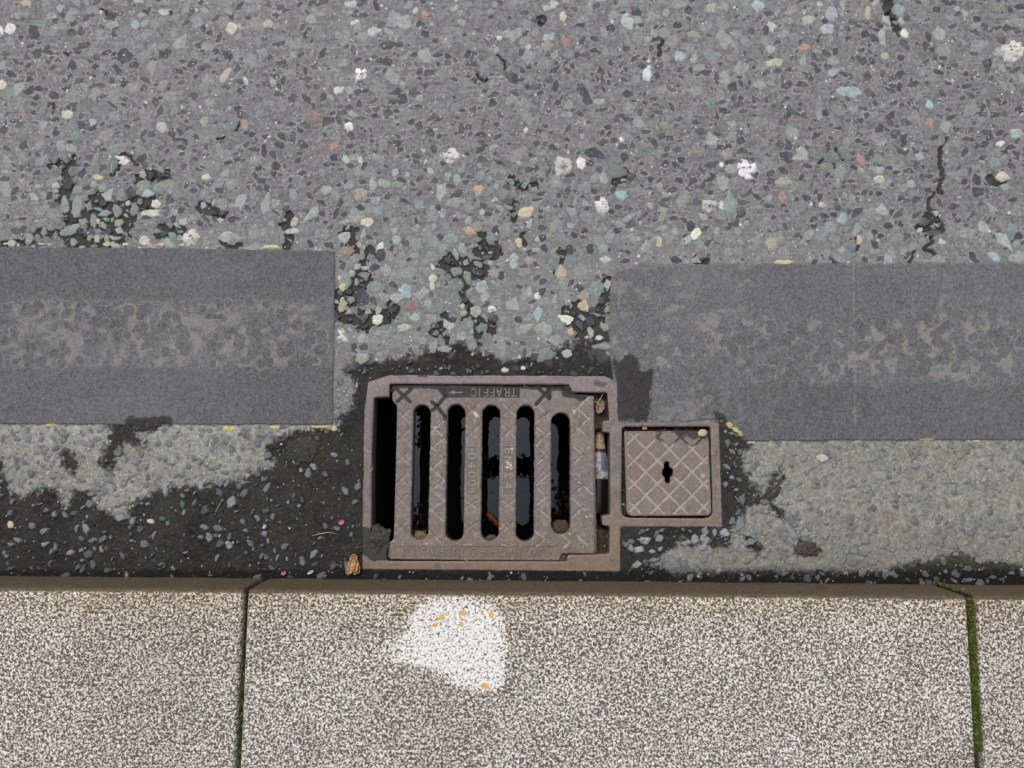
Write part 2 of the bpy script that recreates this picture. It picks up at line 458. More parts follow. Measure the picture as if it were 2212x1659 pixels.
CR = (203, 198, 178); TAN = (188, 170, 146); ORA = (178, 134, 110); PC = (172, 190, 192); CY_ = (142, 158, 158); WH = (222, 222, 218)
GRN = (128, 138, 134); PG = (178, 184, 178); GC = (158, 156, 144); RED = (152, 104, 98)
HAND = [(56, 6, 12, 7, 0, TAN), (22, 60, 11, 14, 0, (214, 210, 208)), (3, 66, 3.5, 11, .4, WH), (356, 27, 12, 7, 0, PG), (218, 26, 4, 4, 0, WH), (500, 62, 14, 13, .3, CR), (486, 163, 8, 18, -.5, TAN),
 (531, 174, 5, 10, .4, PC), (5, 184, 10, 12, .2, CR), (145, 246, 12, 10, .5, CR), (350, 275, 13, 12, .1, (176, 176, 178)), (442, 264, 9, 12, .1, GC), (528, 268, 9, 12, .2, (172, 146, 128)),
 (501, 271, 13, 26, -.45, (112, 122, 126)), (210, 310, 9, 6, 0, GC), (260, 341, 12, 5, -.3, (226, 222, 214)), (268, 350, 12, 6, .2, (222, 218, 210)), (211, 383, 11, 6, -.4, (214, 190, 156)), (179, 138, 17, 12, -.3, (140, 130, 126)),
 (130, 316, 9, 12, 0, CY_), (154, 320, 13, 8, -.6, CY_), (248, 253, 11, 14, .2, (128, 146, 148)), (164, 294, 11, 12, 0, (120, 136, 136)), (50, 295, 14, 14, 0, (112, 124, 126)), (310, 124, 15, 12, .4, (128, 144, 144)), (200, 265, 8, 9, 0, (168, 168, 170)),
 (580, 51, 13, 10, 0, (180, 168, 148)), (758, 9, 12, 9, 0, PG), (765, 48, 11, 6, .3, CR), (807, 68, 16, 9, .25, PG), (917, 32, 8, 8, .3, ORA), (898, 22, 5, 8, -.3, PC), (1077, 82, 7, 6, 0, (216, 200, 178)), (727, 196, 6, 9, -.3, CR), (737, 194, 6, 9, -.5, (208, 206, 190)),
 (754, 195, 10, 10, 0, (140, 156, 152)), (675, 255, 18, 13, .45, (138, 118, 112)), (723, 315, 10, 8, .2, (184, 136, 104)), (697, 316, 10, 10, 0, (126, 116, 114)), (778, 345, 5, 8, .3, CR), (853, 372, 8, 9, .2, (164, 174, 170)), (828, 395, 15, 9, -.5, (152, 164, 156)),
 (779, 419, 14, 14, .2, (166, 158, 138)), (1035, 409, 12, 10, .2, (196, 160, 126)), (988, 387, 8, 11, 0, (152, 162, 154)), (705, 410, 11, 9, .3, (158, 164, 152)),
 (1196, 9, 9, 11, 0, PC), (1216, 36, 8, 12, .2, (190, 184, 164)), (1356, 47, 14, 18, .1, (168, 180, 180)), (1186, 79, 13, 9, .1, (160, 176, 178)), (1223, 90, 12, 9, -.6, (162, 124, 108)), (1181, 101, 12, 11, 0, (150, 146, 138)), (1141, 100, 8, 7, 0, PC),
 (1638, 10, 13, 14, 0, (158, 176, 180)), (1468, 122, 13, 11, .3, (158, 174, 174)), (1397, 160, 10, 18, -.08, (192, 210, 212)), (1293, 220, 14, 7, .2, (158, 160, 156)), (1266, 143, 13, 8, .1, (128, 132, 118)), (1500, 75, 18, 9, -.15, (150, 152, 132)), (1310, 114, 8, 10, 0, (128, 142, 134)),
 (1343, 300, 6, 6, 0, WH), (1136, 281, 4, 6, -.5, WH), (1256, 352, 10, 12, .1, (230, 228, 214)), (1558, 355, 5, 6, 0, WH), (1638, 267, 15, 13, .1, (132, 134, 126)), (1413, 268, 13, 14, .2, (128, 126, 114)),
 (1874, 28, 6.5, 17, -.08, (200, 180, 156)), (1666, 57, 9, 11, .1, (190, 186, 176)), (1744, 43, 15, 12, .2, (176, 172, 158)), (1796, 32, 13, 16, -.2, (150, 164, 176)), (1787, 62, 14, 12, -.3, (164, 170, 174)), (1939, 21, 14, 12, 0, (140, 158, 168)), (1954, 73, 9, 10, .3, (222, 218, 198)),
 (1736, 103, 15, 8, .1, (180, 142, 124)), (1674, 136, 20, 10, .1, (190, 186, 164)), (1698, 121, 15, 8, .1, (138, 138, 124)), (1911, 120, 10, 8, .1, (158, 170, 164)), (1835, 199, 28, 11, -.05, (150, 174, 178)), (2008, 226, 8, 11, 0, (160, 188, 192)), (2008, 264, 10, 11, 0, (176, 132, 114)),
 (2196, 289, 14, 11, -.1, (162, 168, 164)), (2160, 311, 9, 7, .3, WH), (1859, 344, 8, 13, .45, (180, 138, 114)), (1693, 392, 17, 12, .1, (158, 160, 142)), (1899, 389, 12, 9, .2, (190, 188, 162)), (1899, 367, 11, 9, .1, (164, 166, 168)), (2164, 381, 14, 12, -.4, (196, 190, 172)),
 (2030, 307, 15, 11, .5, (134, 132, 124)), (1690, 425, 9, 12, .3, (170, 132, 118)), (1776, 443, 8, 6, .2, (196, 178, 172)), (1821, 472, 10, 15, -.45, (150, 174, 174)), (1856, 517, 6, 13, .1, (206, 182, 154)), (2124, 490, 11, 15, .4, (170, 170, 160)), (2186, 494, 10, 14, .1, (126, 142, 146)),
 (2036, 524, 9, 5, 0, (186, 196, 196)), (2148, 554, 17, 9, -.5, (160, 176, 188)), (1666, 524, 14, 15, .2, (166, 158, 138)), (1135, 458, 18, 13, .35, (202, 182, 152)), (1121, 525, 8, 12, .3, (206, 196, 166)), (1166, 515, 12, 7, .3, (190, 174, 146)), (1212, 585, 12, 16, .1, (184, 164, 142)),
 (1133, 588, 17, 9, .1, (140, 136, 126)), (1503, 505, 9, 16, -.6, (226, 226, 208)), (1367, 514, 7, 13, .5, (152, 158, 150)), (1423, 521, 6, 12, .1, (200, 180, 154)), (1560, 443, 8, 11, -.3, (208, 202, 180)), (1577, 439, 15, 22, .1, (134, 156, 156)), (1343, 421, 12, 11, .1, (150, 172, 176)),
 (1308, 561, 14, 8, .1, (170, 186, 180)), (1502, 563, 10, 7, .1, (150, 168, 168)), (1261, 662, 12, 13, .2, (204, 176, 146)), (1261, 639, 12, 8, .2, (160, 142, 128)), (1160, 640, 7, 8, .2, (190, 208, 212)), (1290, 623, 13, 20, -.6, (122, 142, 138)), (793, 479, 13, 8, .1, (204, 196, 166)),
 (1013, 499, 14, 9, -.4, (192, 160, 126)), (635, 479, 7, 15, -.5, (180, 184, 164)), (630, 500, 16, 8, .1, (168, 186, 184)), (745, 513, 12, 13, .1, (164, 180, 174)), (755, 541, 13, 10, .1, (160, 134, 114)), (822, 533, 7, 11, -.5, (216, 212, 208)), (857, 519, 9, 11, .1, (146, 166, 168)),
 (877, 629, 11, 15, .2, (150, 174, 184)), (740, 659, 9, 18, -.2, (170, 172, 152)), (887, 663, 13, 9, .3, RED), (936, 600, 8, 9, -.3, (206, 204, 184)), (934, 617, 6, 10, .1, (204, 202, 178)), (1043, 621, 14, 15, .1, (142, 162, 166)), (1000, 661, 5, 6, 0, (206, 188, 156)), (790, 579, 10, 5, 0, (160, 174, 172)),
 (815, 691, 10, 14, -.4, (222, 218, 198)), (896, 685, 11, 8, .2, (166, 182, 172)), (874, 708, 15, 9, .3, (160, 172, 164)), (1223, 690, 17, 10, -.2, (232, 230, 218)), (1232, 716, 8, 8, .4, (206, 172, 140)), (1276, 718, 7, 13, .1, (180, 176, 160)), (1294, 730, 8, 6, .1, (206, 216, 214)),
 (1299, 748, 18, 7, .1, (130, 146, 142)), (782, 774, 12, 11, .2, (148, 158, 148)), (979, 730, 7, 14, 0, (130, 136, 130)), (1019, 740, 13, 16, .2, (130, 142, 134)), (1082, 749, 9, 17, .25, (132, 146, 140)), (1180, 768, 20, 12, .2, (122, 130, 124)), (1110, 557, 9, 9, 0, (164, 180, 180)),
 (1010, 699, 14, 14, .2, GRN), (1041, 707, 13, 12, .2, (122, 132, 128)), (948, 663, 12, 15, .1, (118, 130, 128)), (1160, 680, 9, 13, -.3, (148, 170, 172)), (1130, 795, 6, 4.5, 0, (226, 222, 208)), (1090, 799, 7, 5, 0, (200, 196, 176)), (1151, 645, 0.1, .1, 0, GRN),
 (1179, 652, 15, 9, .2, (134, 150, 142)), (985, 616, 17, 14, .1, (116, 132, 130)), (1010, 600, 9, 15, .2, (134, 150, 140)), (986, 587, 12, 12, -.4, (136, 150, 144)), (984, 645, 13, 13, .1, (116, 132, 128)), (1015, 633, 9, 10, .1, (128, 134, 122)), (1027, 648, 9, 9, .1, (120, 134, 130)),
 (882, 592, 17, 12, .5, (134, 150, 148)), (809, 619, 15, 16, -.3, (126, 142, 144)), (770, 610, 6, 9, .1, (140, 156, 150)), (748, 610, 13, 18, 0, (128, 142, 140)), (782, 552, 7, 12, .1, (130, 142, 136)), (800, 555, 10, 8, .3, (124, 128, 120)), (900, 530, 12, 15, .2, (134, 146, 142)), (973, 515, 14, 12, .1, (130, 150, 150)),
 (1060, 517, 10, 18, .15, (128, 142, 146)), (1113, 715, 0.1, .1, 0, GRN), (1196, 567, 14, 18, -.5, (120, 134, 132)), (1233, 566, 15, 19, -.3, (116, 130, 130)), (1205, 705, 12, 16, -.1, (124, 136, 132)), (1105, 720, 14, 10, -.5, (118, 130, 124)), (1165, 745, 12, 14, .2, (118, 128, 122)), (833, 720, 12, 17, .3, (124, 138, 132)),
 (876, 735, 11, 9, .1, (130, 134, 126)), (953, 735, 7, 14, .3, (124, 132, 126)), (850, 705, 5, 18, .05, (112, 124, 120)), (1128, 705, 0.1, .1, 0, GRN),
 (140, 441, 10, 19, .15, (142, 154, 150)), (165, 449, 12, 26, -.05, (146, 156, 152)), (115, 464, 13, 13, 0, (130, 142, 138)), (151, 498, 25, 11, .4, (142, 152, 148)), (252, 454, 10, 16, .2, (136, 148, 146)), (291, 453, 10, 15, -.2, (134, 150, 148)), (170, 409, 11, 8, .1, (136, 150, 148)),
 (309, 401, 15, 12, 0, (132, 146, 142)), (350, 402, 24, 9, .5, (136, 148, 142)), (320, 419, 13, 9, .2, (160, 176, 178)), (336, 441, 11, 9, .2, (206, 206, 190)), (327, 460, 22, 8, .1, (200, 198, 172)), (212, 452, 13, 4, -.3, (130, 150, 150)), (202, 476, 7, 17, .05, (146, 156, 148)), (212, 479, 4, 7, .1, (196, 184, 160)),
 (180, 478, 9, 9, 0, (142, 154, 150)), (255, 482, 12, 9, .1, (150, 156, 146)), (395, 479, 10, 10, 0, (158, 174, 172)), (441, 446, 7, 11, .2, (156, 172, 178)), (312, 521, 11, 11, .1, (208, 196, 172)), (364, 524, 18, 8, -.6, (144, 160, 154)), (372, 508, 9, 7, -.6, (132, 152, 146)), (490, 511, 14, 11, .1, (166, 172, 158)),
 (25, 526, 9, 8, .1, (172, 176, 166)), (301, 495, 20, 9, .4, (122, 124, 122)), (159, 523, 8, 8, .1, (140, 152, 146)), (221, 406, 8, 10, .1, (140, 152, 144)), (445, 382, 11, 6, .2, (206, 200, 172)), (202, 398, 7, 8, .2, (142, 160, 156)), (105, 0, .1, .1, 0, GRN),
 (117, 375, 12, 10, -.2, (112, 122, 122)), (160, 370, 12, 12, .1, (116, 128, 126)), (244, 358, 12, 17, .2, (104, 116, 118)), (1322, 380, 0.1, .1, 0, GRN), (1333, 374, 20, 14, .2, (112, 126, 120)), (1794, 341, 20, 11, -.2, (112, 128, 128)), (1825, 330, 14, 15, .1, (116, 130, 126)), (1785, 360, 14, 9, .1, (114, 128, 124)), (1816, 372, 12, 15, .1, (128, 146, 138)),
 (2150, 352, 12, 12, .1, (132, 146, 142)), (1838, 535, 12, 9, -.2, (112, 124, 130)), (2015, 503, 16, 7, .1, (88, 92, 104))]
DARKH = [(73, 71, 14, 16), (45, 81, 9, 6), (155, 72, 11, 11), (174, 67, 5, 12), (250, 69, 9, 15), (268, 124, 17, 18), (167, 109, 11, 9), (155, 141, 9, 12), (83, 192, 11, 7), (116, 206, 12, 11), (80, 211, 9, 8), (364, 113, 9, 10), (466, 112, 8, 8), (498, 122, 5, 10), (312, 66, .1, .1),
 (290, 139, 12, 10), (393, 133, 8, 5), (838, 97, 18, 11), (838, 131, 12, 12), (868, 213, 13, 16), (661, 77, 7, 12), (675, 7, 10, 10), (908, 52, 11, 9), (918, 73, 9, 10), (605, 312, 13, 10), (595, 358, 11, 10), (571, 326, 6, 16), (905, 272, 9, 11), (997, 278, 7, 14), (1011, 115, 8, 12), (1105, 168, 12, 13), (1063, 222, 9, 11),
 (1318, 61, 12, 9), (1283, 83, 10, 9), (1353, 106, 11, 7), (1376, 27, 11, 9), (1487, 22, 8, 10), (1463, 54, 10, 9), (1264, 206, 10, 24), (1420, 164, 8, 9), (1200, 187, 8, 14), (1109, 170, 12, 14), (1281, 329, 20, 13), (1294, 336, 15, 9), (1471, 346, 9, 10), (1459, 357, 10, 8), (1437, 353, 8, 9), (1405, 387, 8, 8), (1363, 381, 14, 10), (1312, 275, 9, 8), (1347, 139, .1, .1),
 (1600, 304, 10, 10), (1869, 73, 11, 11), (2005, 78, 8, 11), (2134, 139, 12, 17), (2131, 154, 8, 6), (1973, 181, 14, 7), (1859, 261, 9, 7), (1788, 317, 7, 14), (1699, 340, 14, 14), (2126, 312, 12, 7), (2109, 389, 11, 13), (2111, 415, 14, 13), (2140, 392, 7, 10), (1742, 426, 9, 9), (1899, 419, 9, 7), (1933, 483, .1, .1), (1946, 484, 8, 9), (1918, 487, 13, 8),
 (2101, 554, 9, 10), (1493, 489, 10, 12), (1264, 499, 8, 8), (1171, 514, 9, 9), (1176, 536, 10, 10), (783, 650, .1, .1), (783, 641, 16, 20), (822, 552, 13, 14), (809, 578, 12, 9), (282, 416, 13, 14), (147, 395, 10, 14), (350, 378, 12, 6), (452, 457, 18, 9), (50, 496, 9, 9), (500, 474, 10, 9), (460, 396, 0.1, .1), (779, 450, 9, 9), (1037, 590, 11, 9), (1083, 595, 8, 11),
 (1262, 590, .1, .1), (1193, 551, 0.1, .1), (960, 790, .1, .1), (1120, 690, 9, 8), (977, 690, 9, 8), (1275, 695, 10, 11), (1278, 670, 9, 8), (1300, 770, 15, 12), (1290, 760, 10, 8), (847, 669, 12, 8), (764, 750, 8, 11), (2200, 510, 12, 9), (1560, 580, 0.1, .1), (1190, 365, 0.1, .1), (1460, 562, 13, 9), (1378, 482, .1, .1), (1230, 540, 9, 13), (1276, 540, 10, 13)]

next_id = 100
chip_ids = []
occ[...] = False
for t in HAND:
    if t[2] < 1: continue
    next_id += 1
    big = t[2] * t[3] > 60 and sum(t[5]) > 480
    v = abs(t[5][1] - t[5][0]) < 26 and t[5][2] > t[5][0] and t[2] > 10 and rnd.random() < .12
    chip(t[0], t[1], t[2] * 1.08, t[3] * 1.08, t[4], tuple(min(c * 1.0, 244) for c in t[5]), h=0.0008, sides=rnd.randint(6, 9), ident=next_id if big else 0, vein=v, grain=.12, wobble=.22)
    if big: chip_ids.append((next_id, t))
for t in DARKH:
    if t[2] < 1: continue
    chip(t[0], t[1], t[2], t[3], (rnd.random() - .5) * .6, (68, 69, 81), h=0.0002, sides=6, ring=1.0, grain=.10, wobble=.12)

def in_pit(X, Y):
    x, y = W(X, Y); i = int((x - xs[0]) / DX); j = int((y - ys[0]) / DX)
    if 0 <= i < NX and 0 <= j < NY: return pit[j, i]
    return 0

# stones left standing in and along the pits
for pts, w in PITS:
    if w < 5: continue
    for k in range(len(pts) - 1):
        (ax, ay), (bx, by) = pts[k], pts[k + 1]
        for q in range(int(math.hypot(bx - ax, by - ay) / 1.2) + 3):
            t = rnd.random(); off = rnd.uniform(-1, 1) * (w * 1.3 + 7)
            l = math.hypot(bx - ax, by - ay) + 1e-6
            X = ax + (bx - ax) * t - (by - ay) / l * off; Y = ay + (by - ay) * t + (bx - ax) / l * off
            s = rnd.uniform(5, 14)
            g = rnd.uniform(.9, 1.08)
            col = rnd.choice([(140, 152, 148), (134, 145, 142), (150, 160, 156), (126, 134, 131), (72, 73, 84), (118, 120, 118), (170, 172, 162), (84, 88, 96)])
            chip(X, Y, s, s * rnd.uniform(.45, .9), rnd.random() * 3.14, tuple(c * g for c in col), h=.0009, sides=rnd.randint(4, 6), check=.015, grain=.13, wobble=.2, ring=-.35)
occ |= OCC0
def navy(n):
    for k in range(n):
        X = rnd.uniform(-90, 2300); Y = rnd.uniform(-60, 800)
        if Y > 570 and not 730 < X < 1312: continue
        dens = .55 if Y < 110 else (1.0 if Y < 480 else .45)
        if rnd.random() > dens: continue
        s = 2.2 + 8.6 * rnd.random() ** 1.4
        tone = rnd.random()
        col = (66 + 22 * tone ** 2, 67 + 22 * tone ** 2, 78 + 18 * tone ** 2)
        chip(X, Y, s * rnd.uniform(.9, 1.4), s * rnd.uniform(.55, .9), rnd.gauss(0, .7), col, h=0.0001, sides=rnd.randint(4, 6), ring=.9, check=.12, grain=.10, wobble=.10, alpha=.95)
navy(4000)
# greenish and grey larger stones, low contrast
for k in range(5200):
    X = rnd.uniform(-90, 2300); Y = rnd.uniform(-60, 830)
    if Y > 570 and not 730 < X < 1312: continue
    dens = .95 if Y < 130 else (.50 if Y < 330 else .85)
    if Y > 755: continue
    if rnd.random() > dens: continue
    s = rnd.uniform(6, 19) * (1.0 if Y < 560 else .9)
    p = in_pit(X, Y)
    q = rnd.random()
    if q < .38: col = (134, 141, 139)
    elif q < .62: col = (146, 153, 150)
    elif q < .74: col = (160, 167, 163)
    elif q < .90: col = (142, 142, 137)
    else: col = (118, 124, 127)
    if Y > 480 or Y < 150: col = tuple(c * 1.04 for c in col)
    a = .85 if p > .3 else rnd.uniform(.40, 1.0)
    if p > .3: s *= .6
    chip(X, Y, s, s * rnd.uniform(.5, .95), rnd.random() * 3.14, col, h=0.0002 if p < .3 else 0.0006, sides=rnd.randint(4, 6), alpha=a, check=.14, vein=rnd.random() < .03, grain=.12, ring=rnd.choice([0, 0, 0, -.12, -.3]), soft=rnd.choice([0, 0, .6, .3]))
for k in range(900):      # bright angular stones near the drain and along the worn band
    X = rnd.uniform(-60, 2270); Y = rnd.uniform(330, 765)
    if Y > 565 and not 735 < X < 1310: continue
    if not (735 < X < 1310) and rnd.random() < .55: continue
    if in_pit(X, Y) > .3: continue
    jj = int((W(X, Y)[1] - ys[0]) / DX); ii = min(NX - 1, max(0, int((W(X, Y)[0] - xs[0]) / DX)))
    if silt[jj, ii] > .5 and rnd.random() < .6: continue
    s = rnd.uniform(6, 15); g = rnd.uniform(.92, 1.08)
    col = rnd.choice([(138, 150, 147), (146, 158, 155), (130, 142, 139), (156, 168, 164), (150, 150, 142)])
    chip(X, Y, s, s * rnd.uniform(.5, .9), rnd.random() * 3.14, tuple(c * g for c in col), h=.0007, sides=rnd.randint(4, 6), check=.25, grain=.12, wobble=.16, ring=rnd.choice([0, -.3]))
navy(2800)
# pale and warm small stones
for k in range(900):
    X = rnd.uniform(-90, 2300); Y = rnd.uniform(-60, 800)
    if Y > 570 and not 730 < X < 1312: continue
    s = rnd.uniform(1.6, 4.2)
    col = rnd.choice([(205, 205, 200), (198, 192, 176), (170, 180, 180), (186, 110, 92), (190, 140, 110), (150, 160, 158), (210, 210, 206)])
    chip(X, Y, s, s * rnd.uniform(.4, 1), rnd.random() * 3, col, h=0.0003, sides=5, check=.5, grain=.1)

# stones showing in the gutter strip and through the silt
for k in range(7600):
    X = rnd.uniform(-90, 2300); Y = rnd.uniform(780, 1262)
    if 780 < X < 1345 and 808 < Y < 1240: continue
    if 1330 < X < 1562 and 905 < Y < 1142: continue
    if patch[min(NY - 1, max(0, int((W(X, Y)[1] - ys[0]) / DX))), min(NX - 1, max(0, int((W(X, Y)[0] - xs[0]) / DX)))]: continue
    ii = min(NX - 1, max(0, int((W(X, Y)[0] - xs[0]) / DX))); jj = min(NY - 1, max(0, int((W(X, Y)[1] - ys[0]) / DX)))
    sl = silt[jj, ii]
    if sl > .5:
        dens = .26 if X < 600 else (.13 if X < 790 else .34)
        if X < 1330 and X > 760 and Y < 830: dens = .45
        if rnd.random() > dens: continue
        s = rnd.uniform(3.5, 11.5)
        g = rnd.choice([.80, .94, 1.02, 1.08, 1.16]) * rnd.uniform(.94, 1.06)
        if Y > 1215: g *= .8
        col = (120 * g, 125 * g, 130 * g)
        if Y < 830: col = (88 * g, 94 * g, 102 * g); s *= .8
        chip(X, Y, s, s * rnd.uniform(.45, .85), rnd.random() * 3.14, col, h=0.0034, sides=rnd.randint(5, 8), check=.03, grain=.2, alpha=rnd.uniform(.6, 1), wobble=.26, ring=-.5)
    else:
        big = X > 1350 and Y > 1120
        if rnd.random() > (.46 if big else (.30 if X > 1300 else .44)): continue
        s = rnd.uniform(2.5, 9.5) if not big else rnd.uniform(5, 14)
        g = rnd.uniform(.85, 1.12)
        col = (104 * g, 109 * g, 119 * g) if X < 1500 else ((118 * g, 122 * g, 126 * g) if Y < 1150 else (128 * g, 131 * g, 131 * g))
        chip(X, Y, s, s * rnd.uniform(.5, .9), rnd.random() * 3.14, col, h=0.0014, sides=rnd.randint(5, 8), check=.10, grain=.16, alpha=rnd.uniform(.45, .95), wobble=.26, ring=rnd.choice([0, -.25, -.5]))
for X, Y, a, b, ang, g in [(1393, 1168, 12, 8, .2, 1.1), (1424, 1163, 9, 8, .3, 1.05), (1381, 1187, 13, 9, .2, 1.1), (1363, 1186, 9, 6, -.3, 1.0), (1565, 1152, 12, 9, .2, 1.15), (1376, 1219, 11, 8, .2, 1.05), (1408, 1191, 7, 5, 0, 1.1),
                           (1500, 1165, 8, 12, .2, 1.05), (1520, 1165, 10, 10, .5, 1.0), (1519, 1181, 12, 7, .5, 1.0), (1543, 1150, 5, 9, 0, 1.05), (358, 1056, 8, 14, .1, 1.05), (500, 1086, 10, 13, -.4, 1.0), (545, 864, .5, .5, 0, 1)]:
    chip(X, Y, a, b, ang, (140 * g, 144 * g, 147 * g), h=0.003, sides=7, grain=.12)

# road film: fine dust smeared over the worn stones, and grain over everything
film = sst(.50, .74, fbm(PXX, PYY * 1.6, 15, 131, 3)) * (PYY < 940) * (1 - pit)
setc(film * .20 * (PYY < 470) * (1 - silt), (130, 129, 129))
film2 = sst(.58, .70, fbm(PXX, PYY, 6, 137, 2)) * (1 - pit) * (1 - silt)
setc(film2 * .16, (150, 149, 146))
up = (1 - silt)[..., None]
Cc *= 1 + up * (n_gr * .38 + (n_px - .5) * .22 + (n_str - .5) * .12)[..., None]
# white grains and orange bits
for k in range(9500):
    X = rnd.uniform(-90, 2300); Y = rnd.uniform(-60, 1262)
    x, y = W(X, Y); i = int((x - xs[0]) / DX); j = int((y - ys[0]) / DX)
    if not (0 <= i < NX - 2 and 0 <= j < NY - 2): continue
    if patch[j, i] and rnd.random() < .8: continue
    if silt[j, i] > .5 and rnd.random() < .6: continue
    v = rnd.uniform(.25, .95)
    q = rnd.random()
    c = lin((205, 205, 202)) if q < .93 else (lin((196, 110, 88)) if q < .97 else lin((205, 190, 150)))
    n = 3 if rnd.random() < .06 else (2 if (rnd.random() < .45 or q >= .93) else 1)
    Cc[j:j + n, i:i + n] = Cc[j:j + n, i:i + n] * (1 - v) + c.astype(np.float32) * v

# --- the patches themselves
pm_ = np.clip(.5 - np.minimum(sPL, sPR) / 1.2, 0, 1)
dk = lin((108, 108, 112)).astype(np.float32)
pc = np.ones_like(Cc) * dk
sp = fbm(PXX, PYY, 3.2, 51, 2)
pc *= 1 + ((n_px - .5) * .55 + (sp - .5) * .75 + n_gr * .55 + (n_mid - .5) * .18 + (n_lo - .5) * .34)[..., None]
pc *= (1 - .12 * (sst(650, 640, PYY + n_edge * 10) * (PXX < 760) + sst(786, 800, PYY) * (PXX < 760) + sst(822, 835, PYY) * (PXX > 1500)))[..., None]
light = np.zeros_like(H)
nn = fbm(PXX, PYY, 17, 61, 3)
stripL = sst(645, 668, PYY + n_edge * 14) * sst(800, 786, PYY + n_edge * 8) * sst(735, 640, PXX + n_warp * 120)
light = np.maximum(light, stripL * sst(.38, .70, nn + n_warp * .5) * (PXX < 800) * .62)
rs = sst(660, 715, PYY + n_warp * 60) * sst(850, 805, PYY + n_warp * 20) * (PXX > 1300)
light = np.maximum(light, rs * sst(.55, .74, nn + n_warp * .3 + .07 * sst(1850, 2100, PXX)) * .72)
tr = sst(1300, 1330, PXX) * sst(1760, 1500, PXX)
light = np.maximum(light, tr * sst(.60, .78, nn + n_warp * .3) * .55)
light = np.maximum(light, tr * sst(740, 900, PYY) * sst(.50, .68, nn) * .40)
for (x0, y0, x1, y1, w, s) in [(1842, 570, 1846, 930, 2.2, .45), (2036, 640, 2012, 700, 5, .5), (1652, 684, 1660, 700, 5, .7), (1465, 640, 1495, 640, 5, .45), (1550, 672, 1612, 668, 5, .5), (1440, 672, 1475, 662, 7, .5), (1590, 622, 1615, 606, 5, .5), (1800, 735, 1815, 745, 8, .7), (1705, 782, 1730, 790, 5, .7)]:
    light = np.maximum(light, sst(w, w * .3, seg_dist(PXX, PYY, x0, y0, x1, y1) + n_edge * 10) * s * (.5 + nn))
blobs = np.zeros_like(H); halo = np.zeros_like(H)
brs = random.Random(21)
cells = [(brs.uniform(-60, 700), brs.uniform(652, 792), brs.uniform(9, 15)) for _ in range(130)] + \
        [(brs.uniform(1560, 2300), brs.uniform(700, 822), brs.uniform(9, 17)) for _ in range(120)]
for X, Y, s in cells:
    x, y = W(X, Y); R = s * .0015
    i0 = max(0, int((x - R - xs[0]) / DX)); i1 = min(NX, int((x + R - xs[0]) / DX)); j0 = max(0, int((y - R - ys[0]) / DX)); j1 = min(NY, int((y + R - ys[0]) / DX))
    if i1 <= i0: continue
    w_ = (slice(j0, j1), slice(i0, i1)); a = brs.uniform(0, 3); ec = brs.uniform(.6, 1)
    dx = (PXX[w_] - X) * math.cos(a) + (PYY[w_] - Y) * math.sin(a); dy = -(PXX[w_] - X) * math.sin(a) + (PYY[w_] - Y) * math.cos(a)
    blobs[w_] = np.maximum(blobs[w_], sst(1.05, .8, np.hypot(dx / s, dy / (s * ec)) + n_edge[w_] * .5))
    halo[w_] = np.maximum(halo[w_], np.clip(1 - np.abs(np.hypot(dx / s, dy / (s * ec)) + n_edge[w_] * .6 - 1.08) / .22, 0, 1) * brs.uniform(0, 1))
light = np.maximum(light * .88, halo * .95 * sst(.36, .54, nn + .15 * (PXX > 1950)) * (PYY > 640)) * (1 - .85 * blobs)
light = np.clip(light * (.45 + 1.1 * n_px), 0, 1)
pc = pc * (1 - light[..., None]) + lin((154, 153, 147)).astype(np.float32) * light[..., None]
pc *= (1 - .14 * blobs * sst(640, 660, PYY) * sst(830, 800, PYY))[..., None]
stain = sst(4, -3, np.minimum(poly_sdf(PXX, PYY, [(1326, 776), (1340, 790), (1348, 768), (1368, 768), (1380, 800), (1415, 798), (1406, 843), (1396, 908), (1330, 908)]),
                              seg_dist(PXX, PYY, 285, 915, 365, 908) - 10) + n_edge * 12 + n_warp * 14)
stain = np.maximum(stain, sst(3, -3, poly_sdf(PXX, PYY, [(1540, 890), (1562, 892), (1575, 918), (1600, 945), (1640, 962), (1600, 965), (1560, 940)]) + n_edge * 10))
pc = pc * (1 - .93 * stain[..., None]) + lin((50, 49, 48)).astype(np.float32) * (1 + (n_mid - .5) * .6 + n_gr * .6)[..., None] * .93 * stain[..., None]
# bright quartz grains in the patches
pc += ((n_px > .985) * .14)[..., None]
Cc = Cc * (1 - pm_[..., None]) + pc * pm_[..., None]
H = np.where(patch, 0, H) + .0026 * sst(1.2, -2.2, np.minimum(sPL, sPR)) + patch * (.0004 * (sp - .5) - .0003 * blobs)
# dirt line along the patch edge
edge = np.clip(1 - np.abs(np.minimum(sPL, sPR) - 1.2) / 1.5, 0, 1) * sst(.35, .55, n_mid)
setc(edge * .55, (52, 50, 48))

ID = np.where(sPL < 0, 1, np.where(sPR < 0, 2, ID))
# faces of the silt
isilt = (silt > .55) & (ID == 0) & (~occ)
ID = np.where(isilt, 3, ID)

